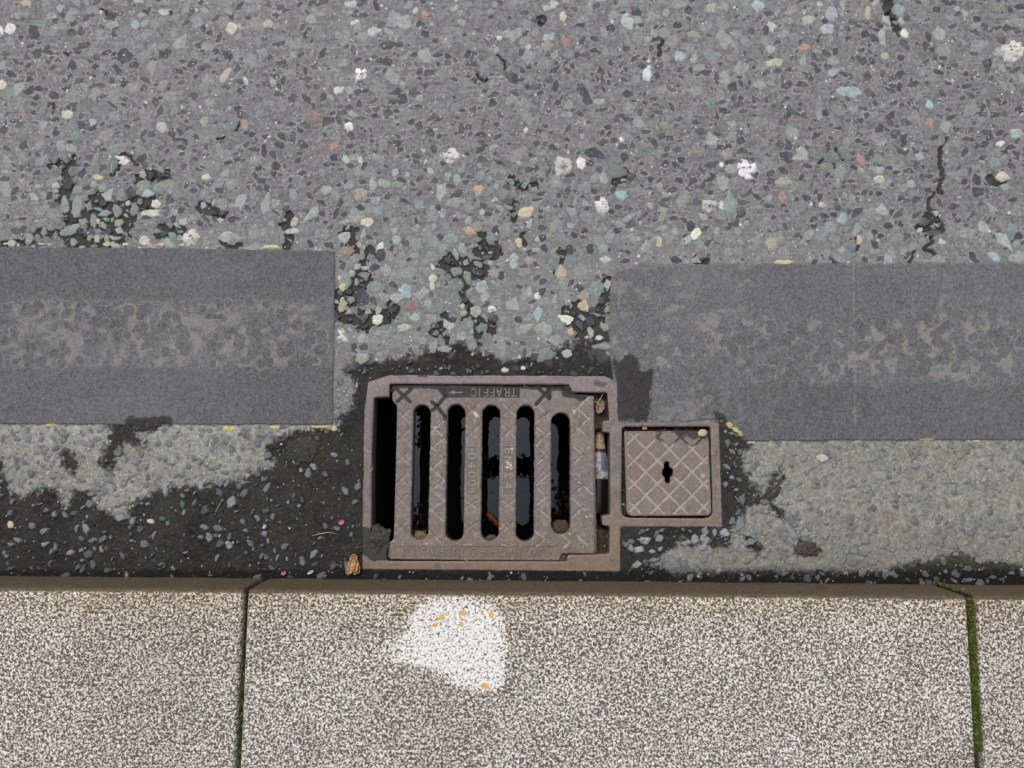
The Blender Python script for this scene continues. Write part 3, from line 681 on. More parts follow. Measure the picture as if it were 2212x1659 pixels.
# --- yellow paint left at the edges
YEL = [(12, 527, 8, 3), (90, 527, 9, 3), (107, 528, 5, 2), (231, 527, 9, 4), (271, 527, 7, 3.5), (345, 528, 10, 3.5), (392, 529, 6, 3), (585, 533, 22, 4), (733, 600, 3, 5), (741, 620, 7, 10), (1695, 566, 29, 4.5), (1794, 565, 3, 2), (1832, 567, 4, 2),
       (494, 925, 13, 5), (594, 923, 9, 3), (693, 922, 20, 2.6), (722, 926, 5, 5), (110, 918, 14, 2.5), (1576, 918, 7, 5), (1586, 927, 9, 4.5), (1597, 936, 8, 4), (1623, 956, 10, 3), (1665, 961, 6, 4), (1851, 954, 8, 2.5), (2000, 950, 22, 2.4), (2107, 953, 10, 2.4)]
yel_ids = []
for X, Y, a, b in YEL:
    next_id += 1; yel_ids.append(next_id)
    chip(X, Y, a, b, 0 if X not in (1576, 1586, 1597) else -.7, (208, 196, 140) if Y < 900 else (204, 188, 120), h=.0012, sides=8, ident=next_id, grain=.14, wobble=.5, force=True)

# --- pressed gum
GUM = [(780, 161, 11, 17, (206, 203, 200), 'ragged white gum blot with a reddish centre, in the upper middle of the road'),
       (755, 274, 10, 11, (204, 204, 202), 'small broken white gum blot beside a brown stone chip'),
       (973, 338, 19, 18, (188, 180, 176), 'lumpy pale pink-grey gum blot in the middle of the road'),
       (1216, 358, 20, 22, (172, 164, 160), 'grey pitted gum blot touching a cream white chip'),
       (1613, 367, 21, 22, (200, 197, 200), 'large white lobed gum blot, whitest of the round blots on the right of the road'),
       (1301, 442, 16, 17, (194, 188, 188), 'round pale grey gum blot with a notch in its right side'),
       (1531, 444, 17, 15, (166, 160, 160), 'dull grey gum blot left of a large blue-green chip'),
       (2187, 110, 25, 25, (180, 174, 166), 'big cream-rimmed gum blot at the upper right edge of the photo'),
       (411, 512, 18, 17, (184, 178, 168), 'cream-grey gum blot just above the left dark patch'),
       (1062, 668, 8, 9, (200, 198, 196), 'tiny white gum blot among the loose chips above the drain'),
       (738, 723, 6, 14, (196, 196, 190), 'narrow white gum blot on the right edge of the left dark patch')]
gum_ids = []
for X, Y, a, b, col, lab in GUM:
    col = tuple(min(c * 1.12, 244) for c in col)
    next_id += 1; gum_ids.append((next_id, lab))
    n0 = 6 if a > 14 else 4
    rr = random.Random(int(X))
    for q in range(n0):
        t = q / n0 * 6.28 + rr.random()
        chip(X + math.cos(t) * a * .42, Y + math.sin(t) * b * .42, a * .62, b * .62, t, col, h=.0013, sides=9, ident=next_id, grain=.2, wobble=.4)
    chip(X, Y, a * .6, b * .6, 0, col, h=.0005, sides=9, ident=next_id, grain=.2)
    for q in range(3):
        chip(X + rr.uniform(-.5, .5) * a, Y + rr.uniform(-.5, .5) * b, a * .14, b * .12, 0, (120, 116, 118), h=0, sides=6, ident=next_id)
chip(781, 163, 2.5, 2.5, 0, (130, 70, 60), h=0, ident=gum_ids[0][0])

# general low undulation and the shallow fall of the gutter
H += .0006 * (n_lo - .5) + .00035 * (n_fine - .5) * (~patch)
Cc *= 0.67
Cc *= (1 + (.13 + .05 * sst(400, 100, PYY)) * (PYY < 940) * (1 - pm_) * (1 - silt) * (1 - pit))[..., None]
Cc = np.clip(Cc, .004, .85)

co = np.stack([GX, GY, H], axis=-1).reshape(-1, 3)
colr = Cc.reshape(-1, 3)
vi = np.arange(NX * NY, dtype=np.int64).reshape(NY, NX)
quads = np.stack([vi[:-1, :-1], vi[:-1, 1:], vi[1:, 1:], vi[1:, :-1]], axis=-1).reshape(-1, 4)
fid = ID[:-1, :-1].reshape(-1)
hole = (poly_sdf(PXX, PYY, FRAME_OUT) < -3.5)
fh = hole[:-1, :-1].reshape(-1)
# under the kerb line the relief is not needed
keep = ~fh
quads = quads[keep]; fid = fid[keep]
child_ids = set(i for i, _ in chip_ids) | set(yel_ids)

chip_ids.sort(key=lambda t: -t[1][2] * t[1][3] * (sum(t[1][5]) / 500.0) ** 3)
keep_ids = [i for i, _ in chip_ids[:75]]
roadmask = ~(np.isin(fid, [1, 2, 3] + keep_ids + yel_ids + [g for g, _ in gum_ids]))
rq = quads[roadmask]
used, ri = np.unique(rq, return_inverse=True)
rc = co[used]; rcol = colr[used]; rf = ri.reshape(-1, 4)
# the rest of the carriageway around the fine relief, in the same mesh
x0, x1, y0, y1 = float(xs[0]), float(xs[-1]), float(ys[0]), float(ys[-1])
B = 40.0
ev = np.array([(-B, y0, 0), (x0, y0, 0), (x0, y1, 0), (-B, y1, 0), (x1, y0, 0), (B, y0, 0), (B, y1, 0), (x1, y1, 0), (-B, B, 0), (B, B, 0), (x0, B, 0), (x1, B, 0)], dtype=np.float32)
n0 = len(rc)
ef = np.array([(0, 1, 2, 3), (4, 5, 6, 7), (3, 2, 10, 8), (2, 7, 11, 10), (7, 6, 9, 11)]) + n0
gv = []
for sd_, yy_ in ((-1, W(-200, 917)[1]), (1, W(2400, 950)[1])):
    a_ = x0 if sd_ < 0 else B * .2; b_0 = -B * .2 if sd_ < 0 else x1
    gv += [(b_0, y0, .001), (a_, y0, .001), (a_, yy_, .001), (b_0, yy_, .001)]
ef = np.concatenate([ef, np.array([(12, 13, 14, 15), (16, 17, 18, 19)]) + n0])
ev = np.concatenate([ev, np.array(gv, dtype=np.float32)])
rc = np.concatenate([rc, ev]); rcol = np.concatenate([rcol, np.tile(lin((128, 125, 120)) * .67, (len(ev), 1))]); 
allf = np.concatenate([rf, ef])

def far_road():
    m, nt, b = new_mat('asphalt_far'); N, K = nt.nodes, nt.links
    tc = N.new('ShaderNodeTexCoord')
    vo = N.new('ShaderNodeTexVoronoi'); vo.inputs['Scale'].default_value = 75; K.new(tc.outputs['Object'], vo.inputs['Vector'])
    cr = N.new('ShaderNodeValToRGB'); cr.color_ramp.interpolation = 'CONSTANT'
    els = cr.color_ramp.elements
    els[0].position = 0; els[0].color = L4((78, 79, 90)); els[1].position = .22; els[1].color = L4((124, 123, 126))
    for p, c in ((.55, (136, 142, 140)), (.8, (146, 153, 150)), (.95, (168, 172, 168)), (.99, (200, 190, 170))):
        e = els.new(p); e.color = L4(c)
    sp_ = N.new('ShaderNodeSeparateColor'); K.new(vo.outputs['Color'], sp_.inputs[0]); K.new(sp_.outputs[0], cr.inputs[0])
    cr2 = N.new('ShaderNodeValToRGB'); cr2.color_ramp.elements[0].position = .35; cr2.color_ramp.elements[1].position = .5
    K.new(vo.outputs['Distance'], cr2.inputs[0])
    mx = N.new('ShaderNodeMix'); mx.data_type = 'RGBA'
    K.new(cr2.outputs[0], mx.inputs[0]); K.new(cr.outputs[0], mx.inputs[6]); mx.inputs[7].default_value = L4((126, 125, 127))
    K.new(mx.outputs[2], b.inputs['Base Color']); b.inputs['Roughness'].default_value = .75
    return m
M_FAR = far_road()
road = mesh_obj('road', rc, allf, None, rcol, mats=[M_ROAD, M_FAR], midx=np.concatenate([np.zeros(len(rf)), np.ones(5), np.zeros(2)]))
tag(road, 'grey asphalt road worn flat, dark and greenish stone chips showing', kind='structure')

def piece(i, name, mat, parent=None):
    q = quads[fid == i]
    if len(q) < 3: return None
    return sub_obj(name, co, colr, q, mat, parent)

def set_origin(o):
    me = o.data
    n = len(me.vertices); a = np.empty(n * 3, dtype=np.float32); me.vertices.foreach_get('co', a); a = a.reshape(-1, 3)
    c = a.mean(axis=0); a -= c; me.vertices.foreach_set('co', a.ravel()); o.location = [float(v) for v in c]; me.update()

def patch_piece(i, side):
    q = quads[fid == i]; us, iv = np.unique(q, return_inverse=True)
    c_ = co[us]; k_ = colr[us]; f_ = iv.reshape(-1, 4)
    xe = x0 + DX if side < 0 else x1 - DX; xo = side * 8.0
    P_ = PL if i == 1 else PR
    ya_ = W(1106 + side * 1350, 917 if i == 1 else 950)[1]; yb_ = W(1106 + side * 1350, 534 if i == 1 else 568)[1]
    e_ = np.array([(xo, ya_, .0026), (xe, ya_, .0026), (xe, yb_, .0026), (xo, yb_, .0026)], dtype=np.float32)
    b_0 = len(c_); fe = [[b_0, b_0 + 1, b_0 + 2, b_0 + 3]] if side < 0 else [[b_0 + 1, b_0, b_0 + 3, b_0 + 2]]
    return mesh_obj('road_patch', np.concatenate([c_, e_]), np.concatenate([f_, np.array(fe)]), M_PATCH, np.concatenate([k_, np.tile(lin((108, 108, 112)) * .67, (4, 1))]))
pl = patch_piece(1, -1); tag(pl, 'smooth dark grey patch left of the drain with a band of pale worn cells', kind='structure')
pr = patch_piece(2, 1); tag(pr, 'smooth dark grey patch right of the drain with a rounded corner and pale scuffs', kind='structure')
si = piece(3, 'silt', M_SILT); tag(si, 'dark damp silt lying along the gutter and around the drain', 'silt', kind='stuff')
for i in keep_ids:
    t = [t for k, t in chip_ids if k == i][0]
    piece(i, 'stone_chip', M_ROAD, road)
for i in yel_ids: piece(i, 'yellow_paint', M_PAINT, road)
for i, lab in gum_ids:
    o = piece(i, 'chewing_gum', M_GUM)
    if o: set_origin(o); tag(o, lab, 'chewing gum', 'chewing gum trodden onto the road')
del quads, fid, rq, used, ri

# ------------------------------------------------------------------ the iron drain: frame, grate, lid as fine reliefs
DI = 0.0009
def plate_grid(X0, Y0, X1, Y1):
    xa, yb = W(X0, Y1); xb, ya = W(X1, Y0); xa = min(xa, W(X0, Y0)[0]); xb = max(xb, W(X1, Y1)[0])
    gx = np.arange(xa, xb, DI, dtype=np.float32); gy = np.arange(yb, ya, DI, dtype=np.float32)
    return np.meshgrid(gx, gy)

def plate(name, gx, gy, sdf, Hh, C, mat, ids=None, names=None, depth=.03, z0=.0, parent=None, wallcol=(70, 60, 54)):
    """sheet where sdf<0, its rim snapped to the outline, with side walls going down; ids split off child parts"""
    ny, nx = gx.shape
    gy_, gx_ = np.gradient(sdf)
    q = np.hypot(gx_, gy_) + 1e-6
    pxm = PX
    vin = sdf < .45
    kf = vin[:-1, :-1] & vin[:-1, 1:] & vin[1:, 1:] & vin[1:, :-1]
    X = gx.copy(); Y = gy.copy()
    # snap rim
    k = np.zeros((ny + 1, nx + 1), dtype=bool); k[1:-1, 1:-1] = kf
    cnt = k[:-1, :-1].astype(int) + k[:-1, 1:] + k[1:, :-1] + k[1:, 1:]
    rim = (cnt > 0) & (cnt < 4)
    mv = np.clip(sdf * pxm, -DI * .9, DI * .9)
    X = np.where(rim, X - mv * gx_ / q, X); Y = np.where(rim, Y - mv * gy_ / q, Y)
    v = np.arange(nx * ny).reshape(ny, nx)
    Q = np.stack([v[:-1, :-1], v[:-1, 1:], v[1:, 1:], v[1:, :-1]], axis=-1)[kf]
    co_ = np.stack([X, Y, Hh + z0], axis=-1).reshape(-1, 3)
    cl = C.reshape(-1, 3)
    fidx = (ids[:-1, :-1][kf] if ids is not None else np.zeros(len(Q), dtype=int))
    # walls
    a = k[:-1, 1:-1]; b = k[1:, 1:-1]                   # faces below / above each horizontal edge
    e1 = []
    jj, ii = np.nonzero(b & ~a); e1.append(np.stack([v[jj, ii + 1], v[jj, ii]], -1))
    jj, ii = np.nonzero(a & ~b); e1.append(np.stack([v[jj, ii], v[jj, ii + 1]], -1))
    a = k[1:-1, :-1]; b = k[1:-1, 1:]
    jj, ii = np.nonzero(b & ~a); e1.append(np.stack([v[jj, ii], v[jj + 1, ii]], -1))
    jj, ii = np.nonzero(a & ~b); e1.append(np.stack([v[jj + 1, ii], v[jj, ii]], -1))
    E = np.concatenate(e1)
    n = len(co_)
    us, iv = np.unique(E, return_inverse=True); iv = iv.reshape(E.shape)
    top = co_[us].copy(); m1 = top.copy(); m1[:, 2] -= .002; low = top.copy(); low[:, 2] = z0 - depth
    co_all = np.concatenate([co_, top, m1, low])
    wc = np.tile(lin(wallcol), (len(us), 1))
    tcx = cl[us] * .5 + wc * .5
    col_all = np.concatenate([cl, cl[us], tcx, wc])
    t0 = n; t1 = n + len(us); t2 = t1 + len(us)
    WQ = np.concatenate([np.stack([iv[:, 1] + t0, iv[:, 0] + t0, iv[:, 0] + t1, iv[:, 1] + t1], -1), np.stack([iv[:, 1] + t1, iv[:, 0] + t1, iv[:, 0] + t2, iv[:, 1] + t2], -1)])
    main = np.concatenate([Q[fidx == 0], WQ])
    o = sub_obj(name, co_all, col_all, main, mat, parent)
    kids = []
    if ids is not None:
        for i in sorted(set(fidx.tolist()) - {0}):
            kids.append(sub_obj(names[i], co_all, col_all, Q[fidx == i], mat, o))
    return o, kids

def blend(C, m, c): 
    C[...] = C * (1 - m[..., None]) + lin(c).astype(np.float32) * m[..., None]

FONT = {'T': [[(0, 1), (1, 1)], [(.5, 1), (.5, 0)]], 'R': [[(0, 0), (0, 1), (.7, 1), (.95, .78), (.7, .52), (0, .52)], [(.45, .52), (1, 0)]],
        'A': [[(0, 0), (.5, 1), (1, 0)], [(.2, .35), (.8, .35)]], 'F': [[(0, 0), (0, 1), (.9, 1)], [(0, .52), (.7, .52)]], 'I': [[(.5, 0), (.5, 1)]],
        'C': [[(1, .8), (.75, 1), (.3, 1), (0, .75), (0, .25), (.3, 0), (.75, 0), (1, .2)]], 'V': [[(0, 1), (.5, 0), (1, 1)]], 'N': [[(0, 0), (0, 1), (1, 0), (1, 1)]],
        'G': [[(1, .8), (.75, 1), (.3, 1), (0, .75), (0, .25), (.3, 0), (.75, 0), (1, .2), (1, .45), (.6, .45)]], 'H': [[(0, 0), (0, 1)], [(1, 0), (1, 1)], [(0, .5), (1, .5)]],
        'O': [[(.3, 0), (.7, 0), (1, .25), (1, .75), (.7, 1), (.3, 1), (0, .75), (0, .25), (.3, 0)]], 'U': [[(0, 1), (0, .25), (.3, 0), (.7, 0), (1, .25), (1, 1)]],
        'D': [[(0, 0), (0, 1), (.6, 1), (1, .7), (1, .3), (.6, 0), (0, 0)]], 'Y': [[(0, 1), (.5, .5), (1, 1)], [(.5, .5), (.5, 0)]], 'L': [[(0, 1), (0, 0), (.9, 0)]],
        'E': [[(.95, 0), (0, 0), (0, 1), (.95, 1)], [(0, .5), (.8, .5)]], '1': [[(.25, .8), (.5, 1), (.5, 0)]], '2': [[(0, .78), (.25, 1), (.75, 1), (1, .75), (.9, .5), (0, 0), (1, 0)]],
        '4': [[(.75, 0), (.75, 1), (0, .3), (1, .3)]], '0': [[(.3, 0), (.7, 0), (1, .25), (1, .75), (.7, 1), (.3, 1), (0, .75), (0, .25), (.3, 0)]]}

def glyph(px, py, ch, cx, cy, w, h, rot):
    """distance to the letter's strokes; rot in degrees as seen in the picture (clockwise)"""
    d = np.full(px.shape, 1e6, dtype=np.float32)
    a = math.radians(rot)
    for pl_ in FONT[ch]:
        pts = []
        for (u, v) in pl_:
            lx = (u - .5) * w; ly = -(v - .5) * h
            pts.append((cx + lx * math.cos(a) - ly * math.sin(a), cy + lx * math.sin(a) + ly * math.cos(a)))
        for k in range(len(pts) - 1):
            m = (px > min(pts[k][0], pts[k + 1][0]) - 6) & (px < max(pts[k][0], pts[k + 1][0]) + 6) & (py > min(pts[k][1], pts[k + 1][1]) - 6) & (py < max(pts[k][1], pts[k + 1][1]) + 6)
            d[m] = np.minimum(d[m], seg_dist(px[m], py[m], *pts[k], *pts[k + 1]))
    return d

def iron_base(px, py, seed):
    a = fbm(px, py, 60, seed); b = fbm(px, py, 9, seed + 3); c = fbm(px, py, 3, seed + 5, 2)
    C = np.zeros(px.shape + (3,), dtype=np.float32)
    blend(C, np.ones_like(px), (124, 113, 112))
    blend(C, sst(.4, .7, a) * .6, (130, 116, 106))
    blend(C, sst(1080, 1220, py + (a - .5) * 120) * .75, (126, 108, 92))
    blend(C, sst(.60, .78, b) * .40, (146, 134, 126))
    blend(C, sst(.64, .8, c) * .5, (84, 74, 70))
    blend(C, sst(.60, .72, fbm(px, py, 30, seed + 40)) * .35, (112, 88, 70))
    blend(C, sst(.70, .78, fbm(px, py, 5, seed + 50, 2)) * .35, (168, 158, 150))
    C *= (1 + (c - .5) * .6 + (b - .5) * .35)[..., None]
    return C, a, b, c


# --- frame
gx, gy = plate_grid(770, 795, 1575, 1250)
px, py = inv(gx, gy); px = px.astype(np.float32); py = py.astype(np.float32)
so = poly_sdf(px, py, FRAME_OUT); sh = poly_sdf(px, py, OPEN); sb = poly_sdf(px, py, BOXHOLE)
jit = (fbm(px, py, 6, 71, 2) - .5) * 1.3
sdf = np.maximum(np.maximum(so + jit, -sh + jit * .4), -sb + jit * .4)
C, a, b, c = iron_base(px, py, 80)
blend(C, sst(900, 820, py) * .55, (144, 130, 134))
blend(C, sst(1040, 1180, py) * .6, (134, 110, 90))
blend(C, sst(.62, .74, fbm(px, py, 22, 91)) * .35, (104, 88, 80))
blend(C, sst(2.5, .5, -sdf) * .35, (150, 134, 128))
Hh = -.0022 * sst(3.2, 0, -sdf) ** 2 + .0005 * (b - .5) + .0004 * (c - .5)
# dirt creeping over the rim
dm = sst(2, -2, poly_sdf(px, py, [c1(90, 1250), c1(215, 1262), c1(330, 1380), c1(345, 1500), c1(220, 1512), c1(130, 1450)]) + jit * 3)
dm = np.maximum(dm, sst(2, -2, seg_dist(px, py, *c1(1905, 170), *c1(1950, 185)) - 6 + jit * 5) * .7)
dm = np.maximum(dm, sst(2, -2, seg_dist(px, py, *c1(560, 118), *c1(620, 118)) - 2.5 + jit * 3) * .9)
blend(C, dm * .93, (46, 44, 42))
Hh += dm * .0015
# rust bleeding and pale spots on the front rail
blend(C, sst(3, -1, seg_dist(px, py, *c1(700, 1548), *c1(708, 1552)) - 4) * .5, (92, 84, 80))
C = C * .88 + C.mean(axis=-1, keepdims=True) * .12
C = np.clip(C * .73, .004, .8)
frame, _ = plate('drain_surround', gx, gy, sdf, Hh, C, M_IRON, depth=.045, z0=.0022, wallcol=(92, 80, 72))
tag(frame, 'pinkish brown cast iron frame with a small square box joined to its right side', 'drain frame')

# --- grate
gx, gy = plate_grid(834, 826, 1296, 1218)
px, py = inv(gx, gy); px = px.astype(np.float32); py = py.astype(np.float32)
sg = poly_sdf(px, py, GRATE)
jit = (fbm(px, py, 8, 171, 2) - .5) * 1.6
slots = np.full(px.shape, 1e6, dtype=np.float32)
for (xt, yt, xb, yb) in SLOTS:
    r = (xt[1] - xt[0]) / 2 * .28653
    xa, ya = c1((xt[0] + xt[1]) / 2, yt); xc, yc = c1((xb[0] + xb[1]) / 2, yb)
    slots = np.minimum(slots, seg_dist(px, py, xa, ya + r, xc, yc - r) - r)
sdf = np.maximum(sg + .9 + jit * .5, -slots + jit)
C, a, b, c = iron_base(px, py, 180)
rimm = sst(3.0, 0, -sdf)
right = sst(1278, 1290, px)
Hh = -.0028 * rimm ** 2 - .004 * right ** 2 * sst(860, 870, py) + .0004 * (b - .5) + .00035 * (c - .5)
blend(C, right * .45, (100, 88, 76))
ids = np.zeros(px.shape, dtype=int)
def stroke(pts, w, depth=.0009, col=(150, 140, 126), k=.75, var=True):
    for q in range(len(pts) - 1):
        x0_, y0_ = pts[q]; x1_, y1_ = pts[q + 1]
        m = (px > min(x0_, x1_) - w * 2) & (px < max(x0_, x1_) + w * 2) & (py > min(y0_, y1_) - w * 2) & (py < max(y0_, y1_) + w * 2)
        if not m.any(): continue
        d = seg_dist(px[m], py[m], x0_, y0_, x1_, y1_) + jit[m] * .5
        s = sst(w + .7, w - .7, d)
        Hh[m] -= depth * s
        kk = k * (sst(.30, .55, b[m]) if var else 1)
        C[m] = C[m] * (1 - (s * kk)[:, None]) + lin(col).astype(np.float32) * (s * kk)[:, None]
        ring = np.clip(1 - np.abs(d - w - .9) / .9, 0, 1) * .30
        C[m] = C[m] * (1 - ring[:, None]) + lin((92, 82, 78)).astype(np.float32) * ring[:, None]
def X_(cx, cy, ax=48, ay=44, w=2.3, **kw):
    stroke([c1(cx - ax, cy - ay), c1(cx + ax, cy + ay)], w, **kw); stroke([c1(cx + ax, cy - ay), c1(cx - ax, cy + ay)], w, **kw)
for cy_ in (420, 575, 735, 898, 1060, 1262): X_(444 - (cy_ - 420) * .02, cy_, 48, 46, k=.6)
for cx_, cy_ in ((970, 380), (970, 545), (1245, 375), (1245, 540)): X_(cx_, cy_, 46, 48, 2.6, k=.85)
for cx_, cy_ in ((960, 1088), (1238, 1088)): X_(cx_, cy_, 50, 32, 2.4, k=.7)
for cx_, cy_ in ((950, 1262), (1228, 1262)): X_(cx_, cy_, 46, 40, 2.2, k=.4)
S = [[(755, 455), (660, 545)], [(660, 490), (755, 590)], [(755, 590), (655, 665)], [(655, 650), (760, 745)], [(760, 735), (655, 830)], [(655, 810), (755, 905)], [(755, 905), (655, 985)], [(655, 965), (755, 1060)], [(755, 1045), (650, 1140)], [(640, 1280), (725, 1370)], [(650, 1120), (750, 1210)],
     [(1465, 350), (1530, 410)], [(1540, 395), (1450, 470)], [(1450, 480), (1456, 512), (1525, 565)], [(1525, 565), (1450, 632)], [(1450, 640), (1525, 720)], [(1525, 720), (1455, 785)], [(1455, 795), (1525, 870)], [(1525, 870), (1455, 940)], [(1455, 960), (1525, 1030)], [(1525, 1030), (1455, 1090)], [(1455, 1110), (1550, 1190)],
     [(1525, 565), (1556, 545)], [(1525, 720), (1556, 745)], [(1525, 870), (1556, 850)], [(1525, 410), (1552, 440)],
     [(1725, 405), (1765, 350), (1850, 275)], [(1760, 360), (1850, 450)], [(1850, 430), (1725, 560)], [(1725, 480), (1850, 588)], [(1730, 650), (1800, 715)], [(1800, 715), (1740, 770)], [(1735, 885), (1800, 945)], [(1800, 945), (1720, 1022)], [(1800, 945), (1872, 1010)],
     [(1852, 645), (1835, 662)], [(1820, 745), (1862, 778)], [(1720, 1040), (1800, 1110)], [(1800, 1110), (1720, 1185)], [(1800, 1110), (1870, 1180)], [(1710, 1275), (1830, 1390)], [(1650, 1320), (1700, 1370)], [(1450, 1400), (1512, 1345), (1440, 1285)], [(1700, 1375), (1660, 1410)], [(905, 1390), (960, 1385)], [(1190, 1385), (1240, 1400)]]
for s_ in S: stroke([c1(*p) for p in s_], 2.2, k=.9, col=(160, 150, 138))
# marking plates with their characters (read from top to bottom)
def markplate(x0_, y0_, x1_, y1_, chars, ident):
    d = np.maximum(np.maximum(x0_ - px, px - x1_), np.maximum(y0_ - py, py - y1_))
    s = sst(.6, -.8, d)
    Hh[...] -= .0009 * s
    blend(C, s * .7 * sst(.25, .55, b), (104, 98, 86))
    rg = np.clip(1 - np.abs(d - .8) / 1.0, 0, 1) * .45; blend(C, rg, (156, 144, 134))
    ids[d < .4] = ident
    for ch, cyy in chars:
        g = glyph(px, py, ch, (x0_ + x1_) / 2, cyy, 11, 15, 90)
        m = sst(2.0, .9, g + jit * .4)
        Hh[...] += .0009 * m; blend(C, m * .7, (158, 150, 136))
        ids[(g < 1.5)] = ident + 1
markplate(1009.3, 966, 1031.6, 1070.5, [('D', 986.5), ('4', 1006), ('0', 1026), ('0', 1044)], 11)
markplate(1087.5, 965, 1110.8, 1070.3, [('E', 976), ('N', 994), ('1', 1010), ('2', 1028), ('4', 1050)], 13)
for (mx_, my_, r_) in ((1097, 1001, 3.2), (1103, 1004, 2.4), (1096, 1010, 2.6), (1104, 1012, 2), (1106, 969, 2.2), (1101, 1025, 1.8)):
    blend(C, sst(1.4, -.6, np.hypot(px - mx_, py - my_) - r_ + jit * 1.2) * .85, (206, 196, 172))
for (mx_, my_) in ((1020, 973), (1022, 1061), (1016, 1064)):
    s = sst(1.5, -1, np.hypot(px - mx_, py - my_) - 4 + jit * 2.5); Hh += .0006 * s; blend(C, s * .4, (150, 144, 120))
# direction panel
p0 = z2(650, 150); p1 = z2(1445, 276)
d = np.maximum(np.maximum(p0[0] - px, px - p1[0]), np.maximum(p0[1] - py, py - p1[1])) + jit * .6
s = sst(.8, -.8, d); Hh -= .0010 * s
dirt = s * .96
band = sst(1.5, -1.5, py - np.interp(px, [840, 851, 856, 862, 890, 905, 940, 950, 962, 1122, 1124, 1150, 1165, 1176, 1190, 1212, 1216, 1240, 1252, 1262, 1270, 1285],
                                   [850, 849, 844, 841, 840, 839, 840, 838, 850, 850, 840, 843, 842, 838, 845, 845, 858, 860, 868, 864, 857, 855]) + jit * 2.4)
dirt = np.maximum(dirt, band)
for pts in ([(150, 200), (280, 318)], [(300, 178), (145, 315)], [(575, 165), (655, 262)], [(655, 262), (562, 368)], [(565, 368), (515, 412)], [(512, 322), (565, 368)], [(560, 365), (655, 478)], [(655, 478), (650, 500)], [(1768, 175), (1620, 345)], [(1660, 190), (1762, 285)], [(1762, 200), (1762, 285)]):
    q = [z2(*p) for p in pts]
    d = seg_dist(px, py, *q[0], *q[1]) + jit * .6
    m = sst(4.6, 3.2, d); Hh -= .0009 * m; dirt = np.maximum(dirt, m)
blend(C, dirt * .96, (36, 35, 33))
C *= (1 + dirt * (b - .5) * .3)[..., None]
for ch, xx, ww in (('T', 1110, 11), ('R', 1095.6, 9), ('A', 1078.5, 11), ('F', 1062.6, 8.5), ('F', 1049.5, 8.5), ('I', 1036, 4), ('C', 1023.5, 10)):
    g = glyph(px, py, ch, xx, 848.5, ww, 16, 180)
    m = sst(1.7, .7, g + jit * .25); Hh += .0012 * m; blend(C, m * .85, (140, 132, 124)); ids[g < 1.3] = 15
g = np.minimum(seg_dist(px, py, 974, 848, 999, 848) - .2, 99)
tri = poly_sdf(px, py, [(970.5, 848), (983, 842.6), (980.5, 848), (983, 853.4)])
g = np.minimum(g, tri + 1.0)
m = sst(1.6, .7, g); Hh += .0012 * m; blend(C, m * .85, (140, 132, 124)); ids[g < 1.2] = 16
# founder's panel
p0 = z4(165, 162); p1 = z4(2020, 283)
d = np.maximum(np.maximum(p0[0] - px, px - p1[0]), np.maximum(p0[1] - py, py - p1[1]))
s = sst(.7, -.9, d); Hh -= .0008 * s; blend(C, s * .35, (116, 106, 98)); blend(C, np.clip(1 - np.abs(d) / 1.1, 0, 1) * .5, (78, 68, 62))
for ch, xx in zip('CAVANAGHFOUNDRYLTD', (1181, 1165, 1149, 1133.5, 1118, 1102, 1086, 1068, 1044, 1022, 1004.6, 987, 970, 953, 937, 912, 895, 877)):
    g = glyph(px, py, ch, xx, 1192.5, 10.5, 17, 180)
    m = sst(1.8, .8, g + jit * .3); Hh += .0011 * m; blend(C, m * .30 * sst(.35, .6, a), (140, 128, 118)); blend(C, np.clip(1 - np.abs(g - 2.4) / .9, 0, 1) * .28 * (s > .5), (88, 78, 72)); ids[g < 1.5] = 17
# pale lumps and flecks
for (x_, y_, r_) in ((*z2(985, 460), 4), (*z2(965, 440), 3), (*z2(545, 590), 2.5), (*z2(2018, 415), 3), (*c1(1830, 1180), 1.8), (*c1(622, 1385), 1.4), (*c1(1700, 1310), 1.4)):
    blend(C, sst(1, -.6, np.hypot(px - x_, py - y_) - r_ + jit) * .9, (206, 198, 176))
blend(C, sst(3, -3, seg_dist(px, py, *z2(850, 290), *z2(1200, 290)) - 6 + jit * 4) * .3, (104, 92, 90))
C = C * .88 + C.mean(axis=-1, keepdims=True) * .12
C = np.clip(C * .73, .004, .8)
grate, kids = plate('drain_grate', gx, gy, sdf, Hh, C, M_IRON, ids=ids, names={11: 'marking_plate', 12: 'lettering', 13: 'marking_plate', 14: 'lettering', 15: 'lettering', 16: 'arrow', 17: 'lettering'}, depth=.032, z0=.0016, wallcol=(84, 74, 68))
tag(grate, 'brownish cast iron drain grate with five long slots and cross-shaped grooves', 'drain grate')
# the characters of a marking plate belong to that plate
names_ = [k.name for k in kids]
for i, k in enumerate(kids):
    if k.name.startswith('marking_plate') and i + 1 < len(kids) and kids[i + 1].name.startswith('lettering'): kids[i + 1].parent = k

